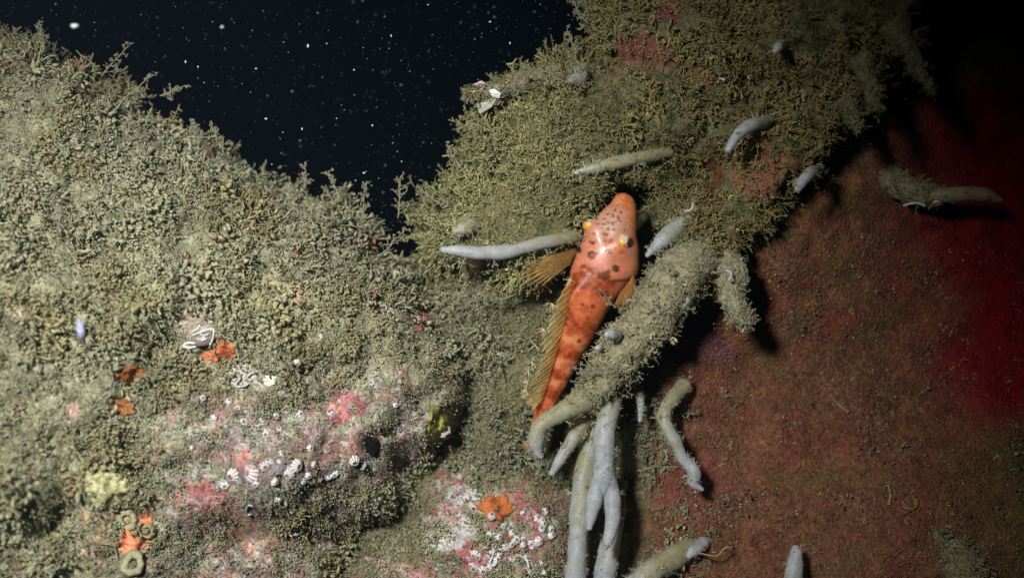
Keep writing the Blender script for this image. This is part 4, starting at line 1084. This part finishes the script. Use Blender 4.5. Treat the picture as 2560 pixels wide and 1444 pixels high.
for (a, b, r, lab) in [(583, 1188, 19, 'left one of two big white star barnacles'), (628, 1185, 20, 'right one of two big white star barnacles'), (663, 1166, 13, 'ribbed white barnacle right of the star pair'),
                       (742, 1165, 17, 'pink tinged star barnacle in the middle of the barnacle field'), (722, 1185, 14, 'white barnacle at the foot of the pink tinged star barnacle'), (886, 1152, 15, 'pale star barnacle below the salmon crust'),
                       (908, 1165, 12, 'small ribbed barnacle right of the pale star barnacle'), (1112, 1080, 19, 'pinkish ribbed barnacle on the yellow green sea squirt'), (945, 1255, 13, 'lone smooth white barnacle near the lower crevice'),
                       (735, 1330, 16, 'mauve star barnacle above the dark bottom ledge'), (1345, 1355, 13, 'white barnacle on the right end of the pink and white rock'), (1230, 1288, 12, 'cream barnacle on the rust orange sponge'),
                       (1185, 1420, 14, 'ribbed white barnacle at the bottom of the pink and white rock')]:
    barnacle(a, b, r, right if (a > 1115 and b > 1200) else left, True, lab, 'larger star barnacles')
small = [(612, 1052), (640, 1062), (655, 1045), (690, 1035), (750, 1032), (830, 1030), (668, 1085), (700, 1072), (595, 1020), (575, 1005), (673, 1165 - 20), (705, 1130), (698, 1150), (775, 1120), (785, 1160), (775, 1185), (800, 1195), (820, 1192),
         (690, 1205), (725, 1212), (758, 1208), (690, 1225), (560, 1215), (640, 1210), (695, 1250), (745, 905), (680, 945), (720, 940), (800, 850), (930, 955), (600, 900), (860, 975), (990, 1015), (840, 1185), (510, 995), (540, 1040), (480, 1120)]
for (a, b) in small:
    lab = ('tiny white barnacle on the grey turf above the crusts' if b < 985 else 'small white barnacle in the upper row over the lilac and pink crusts' if b < 1100 else
           'small white barnacle beside the dull mauve crust' if b < 1180 else 'small white barnacle in the low row on the bluish grey crust')
    barnacle(a + g.normal() * 3, b + g.normal() * 3, 6.5 + 5 * g.random(), left, False, lab, 'small barnacles on the left rock')
for i in range(46):
    a, b = 1170 + 215 * g.random(), 1275 + 160 * g.random()
    if (a - 1250) ** 2 + (b - 1268) ** 2 < 45 ** 2: b += 70
    barnacle(a, b, 7.5 + 5.5 * g.random() ** 1.5, right, False, 'small white barnacle crowded round the crimson crust on the pink rock' if a < 1265 else 'small white barnacle crowded on the right end of the pink rock below the rust sponge', 'small barnacles on the pink rock')

# ------------------------------------------------------------------ worm tubes, shells, other small things
def squiggle(name, pts, r, label, rock=None, color=WHITE, cat='worm tube', group='white worm tubes', lift=6):
    A = np.asarray(pts, float)
    C_ = catmull(A, 26)
    d = (rock.depth(C_[:, 0], C_[:, 1]) + lift * S) if rock is not None else C_[:, 2] * 0.001
    P = at(C_[:, 0], C_[:, 1], d)
    V, Q, T, t = tube_vf(P, r * S * (0.75 + 0.3 * np.linspace(0, 1, 26)), 8)
    o = link(name, new_mesh(name, V - P[0], [Q, T], np.tile(color, (len(V), 1)) * (0.85 + 0.2 * fbm(V / 0.001, 2, 4))[:, None]), M_shell)
    o.location = P[0]
    return tag(o, label, cat, group)
squiggle('worm_tube', [(632, 1265), (622, 1262), (616, 1272), (618, 1284), (628, 1286)], 2.6, 'white C shaped worm tube above the peach ledge', left, lift=9)
squiggle('worm_tube', [(592, 936), (600, 945), (590, 958), (594, 966), (612, 964), (620, 958)], 2.6, 'bent white worm tube left of the cream shell', left, lift=9)
squiggle('worm_tube', [(640, 930), (625, 935), (618, 945), (628, 950)], 2.3, 'short curled white worm tube above the bent one', left, lift=9)
squiggle('worm_tube', [(1290, 1385), (1305, 1390), (1318, 1402), (1322, 1418)], 3, 'long white worm tube on the right of the crimson crust', right, lift=9)
squiggle('worm_tube', [(1236, 1375), (1230, 1392), (1224, 1408), (1236, 1412), (1242, 1398)], 3.4, 'looped white worm tube in the middle of the pink and white rock', right, lift=10)
squiggle('worm_tube', [(1795, 208), (1797, 199), (1806, 197), (1812, 202)], 3.2, 'white hook shaped worm tube under the pink crust of the overhang', right, lift=16)
squiggle('worm_tube', [(1815, 676, 20), (1825, 679, 21), (1828, 690, 21), (1822, 700, 20)], 2.8, 'white curled worm tube on the overhang edge beside the dark shadow', cat='worm tube')
squiggle('worm_tube', [(2258, 514, 4), (2275, 509, 4.5), (2296, 508, 4.5), (2312, 514, 4)], 3.6, 'bright white worm tube under the stalk in the red shade')
squiggle('worm_tube', [(2333, 506, 2), (2342, 503, 2.5), (2349, 505, 2)], 3.2, 'tiny white worm tube right of the bright one in the red shade')
squiggle('worm_tube', [(1713, 527, 20), (1724, 526, 21), (1731, 518, 21), (1732, 508, 20)], 2.2, 'thin white worm tube right of the fish snout')
squiggle('worm_tube', [(1308, 202), (1312, 193), (1319, 191), (1321, 200)], 3, 'small white hooked worm tube at the top left of the overhang', right, lift=18)
squiggle('worm_tube', [(950, 765), (962, 762), (966, 772), (955, 776)], 1.8, 'thin ring shaped worm tube on grey turf', left, lift=16)
squiggle('worm_tube', [(1095, 1122), (1094, 1135), (1091, 1148)], 3, 'short straight cream worm tube under the yellow green sea squirt', left, lift=16)
squiggle('worm_tube', [(385, 990), (388, 1005), (386, 1030)], 2.4, 'thin straight grey worm tube right of the brown sea squirts', left, color=SILTY, lift=10)
squiggle('worm_tube', [(100, 1300), (120, 1325), (150, 1340)], 6, 'thick olive worm tube at the foot of the folded lump', left, color=lin(165, 160, 110), lift=14)
squiggle('worm_tube', [(1740, 1380, 2), (1790, 1388, 4), (1810, 1370, 4), (1822, 1366, 4)], 2.5, 'thin crooked silt tube at the bottom of the red face', color=lin(150, 120, 75))
squiggle('worm_tube', [(2220, 1210), (2226, 1235), (2222, 1262)], 4, 'straight silt tube stuck on the red face', right, color=lin(140, 115, 65), lift=5)
squiggle('worm_tube', [(2262, 1268), (2285, 1270), (2292, 1255), (2282, 1238)], 4, 'curved silt tube beside the straight one on the red face', right, color=lin(125, 100, 58), lift=5)
squiggle('worm_tube', [(2075, 985), (2090, 1005), (2105, 1018), (2122, 1030)], 5, 'crumbly silt tube high on the red face', right, color=lin(130, 105, 70), lift=4)

def shard(name, pts, d, thick, label, color, cat, material=M_shell, group=None):
    """flat broken piece with real thickness: outline in the photograph, tilted"""
    A = np.asarray(pts, float); n = len(A)
    dd = np.full(n, float(d)) if np.ndim(d) == 0 else np.asarray(d, float)
    F_ = at(A[:, 0], A[:, 1], dd * .001); B_ = F_ + np.array([0, thick * .001, 0])
    c = F_.mean(0) + np.array([0, -0.0006, 0]); cb = B_.mean(0)
    V = np.vstack([F_, B_, c, cb])
    i = np.arange(n); j = (i + 1) % n
    T = np.vstack([np.stack([i, j, 0 * i + 2 * n], -1), np.stack([j + n, i + n, 0 * i + 2 * n + 1], -1), np.stack([i, i + n, j], -1), np.stack([j, i + n, j + n], -1)])
    cc = np.tile(color, (len(V), 1)) * (0.85 + 0.3 * g.random((len(V), 1)))
    o = link(name, new_mesh(name, V - V[0], T, np.clip(cc, 0, .9), False), material); o.location = V[0]
    return tag(o, label, cat, group)
shard('shell_piece', [(1222, 226), (1236, 222), (1252, 234), (1248, 246), (1232, 242)], [2, 3, 3, 1, 1], 1.2, 'bright white broken shell piece at the water edge of the overhang', lin(235, 232, 240), 'shell')
shard('shell_piece', [(1168, 228), (1190, 224), (1212, 212), (1214, 222), (1192, 236), (1172, 238)], [0, 2, 2, 0, -1, -1], 1.2, 'cream broken shell piece left of the bright white one', lin(215, 205, 185), 'shell')
shard('shell_piece', [(1180, 212), (1204, 202), (1214, 208), (1200, 216)], [0, 1, 1, 0], 1.2, 'pinkish broken shell piece above the cream one', lin(200, 160, 165), 'shell')
shard('shell_piece', [(1190, 262), (1225, 240), (1240, 250), (1228, 268), (1200, 285)], [-2, 0, 0, -1, -3], 1.5, 'pale grey shell piece under the bright white one', lin(160, 160, 150), 'shell')
dl = left.depth(675, 950) * 1000
shard('shell_piece', [(660, 940), (675, 932), (690, 942), (688, 958), (672, 966), (660, 956)], dl + 2.5, 1.5, 'cream rounded shell piece right of the bent worm tube', lin(228, 220, 195), 'shell')
dl = left.depth(740, 622) * 1000
shard('shell_piece', [(735, 610), (742, 622), (752, 632), (740, 636), (732, 628)], dl + 4.5, 1.2, 'small dark red brown shell chip on the grey turf', lin(90, 40, 22), 'shell', M_dark)
dl = left.depth(925, 1110) * 1000
shard('black_piece', [(912, 1095), (925, 1088), (945, 1100), (948, 1118), (935, 1140), (918, 1132), (913, 1112)], [dl + 5, dl + 6, dl + 7, dl + 5, dl + 3, dl + 2, dl + 3], 2.5, 'small flat black piece in the hole beside the salmon crust', (0.006, 0.006, 0.008), 'shell', M_dark)  # flat near-black piece set over the pit
# glassy ribbed shell
dl = left.depth(495, 850) * 1000 + 3
shell = empty('glassy_shell', at(495, 850, dl * .001)); tag(shell, 'glassy ribbed shell with pale looping rim left of the orange sponge', 'shell')
sl = np.array(shell.location)
def shell_part(name, pts, r, colr):
    C_ = catmull(np.asarray(pts, float), 24); P = at(C_[:, 0], C_[:, 1], dl * .001 + (C_[:, 2] * S))
    V, Q, T, t = tube_vf(P, r * S, 7); link(name, new_mesh(name, V - sl, [Q, T], np.tile(colr, (len(V), 1))), M_eye, shell)
shell_part('rim', [(482, 838, 6), (505, 828, 9), (532, 822, 8), (532, 845, 7), (524, 862, 5)], 1.8, lin(215, 215, 225))
shell_part('rim', [(488, 858, 5), (470, 856, 7), (458, 864, 6), (472, 868, 6), (490, 866, 5)], 2.2, lin(215, 218, 235))
shell_part('rib', [(492, 845, 5), (505, 850, 7), (518, 846, 6)], 2.0, lin(190, 180, 190)); shell_part('rib', [(500, 835, 5), (512, 838, 7), (522, 834, 6)], 2.0, lin(185, 180, 190)); shell_part('rib', [(480, 828, 5), (492, 822, 7), (500, 812, 6)], 2.0, lin(215, 205, 200))
A_ = np.array([(478, 842), (505, 832), (530, 826), (528, 848), (518, 862), (494, 866), (476, 858)], float); F_ = at(A_[:, 0], A_[:, 1], dl * .001 + 1 * S)
c_ = F_.mean(0) + np.array([0, -4 * S, 0]); V = np.vstack([F_, F_ + np.array([0, 8 * S, 0]), c_]); i = np.arange(7); jn = (i + 1) % 7
link('plate', new_mesh('plate', V - sl, np.vstack([np.stack([i, jn, 0 * i + 14], -1), np.stack([i, i + 7, jn], -1), np.stack([jn, i + 7, jn + 7], -1)]), np.tile(lin(135, 120, 108), (15, 1))), M_eye, shell)

# ------------------------------------------------------------------ hydroids that stand clear along the edges
def hydroid(u0, v0, d, h, lean, label, seed, dense=9, colr=(0.30, 0.29, 0.19), thick=2.4):
    gh = np.random.default_rng(seed)
    p0 = at(u0, v0, d * .001)
    n = 10
    path = [np.zeros(3)]; ang = math.radians(90 - lean)
    for k in range(n):
        ang += gh.normal() * 0.10
        path.append(path[-1] + np.array([math.cos(ang), gh.normal() * 0.12, math.sin(ang)]) * h * S / n)
    path = np.array(path)
    root = empty('hydroid', p0); tag(root, label, 'hydroid', 'hydroids standing clear of the turf')
    stem = tube_vf(path, np.linspace(thick, thick * 0.5, n + 1) * S, 6)
    V, Q, T, t = stem
    link('stem', new_mesh('stem', V, [Q, T], np.tile(colr, (len(V), 1))), M_hyd, root)
    parts = []
    for k in range(dense):
        if gh.random() < 0.15: continue
        f = 0.15 + 0.85 * k / (dense - 1); b = path[int(f * n)]
        sgn = 1 if k % 2 else -1
        a = ang + sgn * (0.5 + 0.7 * gh.random())
        L = h * 0.32 * (1.15 - 0.7 * f) * (0.4 + 0.9 * gh.random()) * S
        pp, tb = curl(gh, b, np.array([math.cos(a), gh.normal() * .4, math.sin(a)]), L, thick * 0.6 * S, 6, 1.0, 5, 0.45, 0.7)
        parts.append(tb)
        for q in (2, 3, 4, 5):
            for w_ in range(2):
                parts.append(curl(gh, pp[q], gh.normal(size=3) + np.array([0, 0, 0.3]), 5.5 * S * (0.6 + gh.random()), 1.5 * S, 3, 0.8, 4, 0.4, 0.8)[1])
    V, T, t = merge(parts)
    link('branches', new_mesh('branches', V, T, np.tile(colr, (len(V), 1)) * (0.85 + 0.3 * gh.random((len(V), 1)))), M_hyd, root)
hyd = [(995, 545, -12, 105, 8, 'single feathery hydroid standing in the notch between the two rocks'), (560, 385, -6, 80, -12, 'pale bushy hydroid on the left skyline above the slope'), (850, 500, -14, 80, -15, 'hydroid on the skyline near the dark notch, leaning left'),
       (905, 535, -12, 80, 12, 'hydroid just left of the notch, leaning right'), (255, 190, -8, 110, 35, 'dim tall hydroid on the upper left skyline leaning to the water'), (290, 260, -6, 120, 62, 'dim hydroid leaning far out over the dark water'),
       (110, 130, 0, 70, -5, 'blurred hydroid at the top left corner'), (500, 360, -4, 60, -8, 'small upright hydroid left of the pale bushy one'), (760, 470, -12, 60, 10, 'short hydroid in the middle of the left skyline'),
       (1120, 520, -6, 90, -55, 'hydroid reaching left from the overhang into the notch'), (1160, 430, -4, 80, -42, 'hydroid on the left edge of the overhang above the notch'), (1230, 330, -6, 70, -62, 'hydroid below the broken shell pieces'),
       (1440, 150, -6, 80, -14, 'hydroid on the top edge of the overhang'), (1470, 60, -8, 80, -55, 'hydroid near the top border beside the dark water'), (945, 640, 0, 95, 58, 'pale hydroid spray across the shaded notch'), (400, 240, -6, 70, 70, 'dim hydroid twig sticking out over the dark water'),
       (1310, 720, 2, 90, -120, 'feathery hydroid under the horizontal finger'), (1230, 690, 4, 80, -150, 'hydroid spray under the ledge left of the fish'), (1500, 930, 20, 70, -70, 'thin twig hydroid crossing the fish tail'), (1540, 770, 22, 60, -30, 'thin twig hydroid over the fish flank')]
for i, (a, b, d, h, lean, lab) in enumerate(hyd):
    tw = 'twig hydroid' in lab
    hydroid(a, b, d, h, lean, lab, 700 + i, 6 if tw else 15, (0.30, 0.28, 0.19), 1.3 if tw else 2.0)
# turf drips hanging off the dim overhang
for i, (pts, lab) in enumerate([([(2150, 150, 36, 30), (2172, 200, 40, 20), (2180, 245, 41, 13), (2186, 275, 41, 7)], 'dim turf tuft hanging straight down from the blurred overhang'),
                                ([(2230, 60, 42, 34), (2268, 120, 44, 22), (2300, 175, 44, 14), (2330, 225, 44, 6)], 'dim turf tuft hanging rightmost from the blurred overhang'),
                                ([(2110, 250, 26, 26), (2135, 292, 28, 14), (2142, 330, 28, 6)], 'dim short turf tuft on the right edge of the overhang')]):
    fuzzy_branch('hanging_turf', pts, lab, 120, 760 + i, 13, (0.20, 0.18, 0.10), 'turf')

# ------------------------------------------------------------------ cloudy water
if HAZE:
    hz = [(x, y, z) for x in (-0.75, 0.75) for y in (-D - 0.25, 0.6) for z in (-0.7, H + 0.6)]
    hF = np.array([(0, 1, 3, 2), (4, 6, 7, 5), (0, 4, 5, 1), (2, 3, 7, 6), (0, 2, 6, 4), (1, 5, 7, 3)])
    m_h = bpy.data.materials.new('cloudy_water'); m_h.use_nodes = True
    nt = m_h.node_tree; nt.nodes.remove(nt.nodes['Principled BSDF'])
    pv = nt.nodes.new('ShaderNodeVolumePrincipled'); pv.inputs['Color'].default_value = (0.40, 0.62, 0.85, 1); pv.inputs['Density'].default_value = HAZE; pv.inputs['Anisotropy'].default_value = 0.2
    nt.links.new(pv.outputs[0], nt.nodes['Material Output'].inputs['Volume'])
    tag(link('haze', new_mesh('haze', np.array(hz), hF, None, False), m_h), 'faintly cloudy sea water round the rocks', 'water', kind='stuff')

# ------------------------------------------------------------------ particles drifting in the water
gp = np.random.default_rng(99)
def particle(gp):
    V = np.array([(1, 0, 0), (-1, 0, 0), (0, 1, 0), (0, -1, 0), (0, 0, 1), (0, 0, -1)], float) * (0.5 + gp.random((6, 1)))
    return V
OT = np.array([(0, 2, 4), (2, 1, 4), (1, 3, 4), (3, 0, 4), (2, 0, 5), (1, 2, 5), (3, 1, 5), (0, 3, 5)])
n = 9000
X0 = np.stack([gp.uniform(-0.28, 0.16, n), gp.uniform(-0.03, 0.10, n), H + gp.uniform(-0.05, 0.2, n)], -1)
uq = 1280 + X0[:, 0] / S * D / (D + X0[:, 1]); vq = 722 - (X0[:, 2] - H) / S * D / (D + X0[:, 1])
dep = -X0[:, 1]
keep = ~(((poly_sdf(uq, vq, LEFT_POLY) > -20) & (dep < left.depth(uq, vq) + 0.004)) | ((poly_sdf(uq, vq, RIGHT_POLY) > -20) & (dep < right.depth(uq, vq) + 0.004)))
X0 = X0[keep]; n = len(X0)
AV, AT = [], []
for i in range(n):
    s = S * (0.46 + 1.1 * gp.random() ** 6)
    st = np.array([0.7 + 1.2 * gp.random(), 0.7, 0.7 + 1.2 * gp.random()])
    AV.append(X0[i] + particle(gp) * s * st); AT.append(OT + 6 * i)
tag(link('marine_snow', new_mesh('marine_snow', np.vstack(AV), np.vstack(AT)), M_snow), 'fine pale specks drifting in the dark water', 'particles', kind='stuff')
big = [(770, 115, 6, 4, 'brightest pale speck high in the middle of the dark water'), (187, 65, 11, 60, 'large blurred pale speck at the top left'), (464, 155, 5, 3, 'elongated bright speck left in the dark water'), (555, 68, 5, 60, 'blurred bluish speck near the top'),
       (978, 90, 4, 3, 'bright speck right of the brightest one'), (1225, 55, 4, 3, 'elongated speck near the top right of the dark water'), (1275, 108, 4, 3, 'slanted bright speck above the overhang'), (640, 172, 4, 3, 'round speck low left in the dark water'),
       (755, 322, 4, 3, 'bright speck above the middle of the slope'), (665, 297, 4, 3, 'small bright speck over the slope'), (885, 175, 3.5, 3, 'faint speck in the middle of the dark water'), (910, 432, 4.5, 3, 'greenish speck just above the notch'), (495, 167, 3.6, 3, 'short bright streak right of the elongated speck')]
for i, (a, b, r, d, lab) in enumerate(big):
    p = at(a, b, d * .001)
    nl, no = 7, 10
    ph = np.linspace(0, np.pi, nl)[:, None]; lo = np.linspace(0, 2 * np.pi, no, endpoint=False)[None]
    sp = np.stack([np.sin(ph) * np.cos(lo), np.sin(ph) * np.sin(lo), np.cos(ph) + 0 * lo], -1).reshape(-1, 3) * (1 + 0.25 * gp.normal(size=(nl * no, 1)))
    st = np.array([1.2, 0.8, 0.7]) if i % 2 else np.array([0.7, 0.8, 1.1])
    o = link('drifting_speck', new_mesh('drifting_speck', sp * r * S * (D - d * .001) / D * st * 0.62, grid_faces(nl, no, True)), M_snow); o.location = p
    tag(o, lab, 'particle', 'larger specks drifting in the dark water')
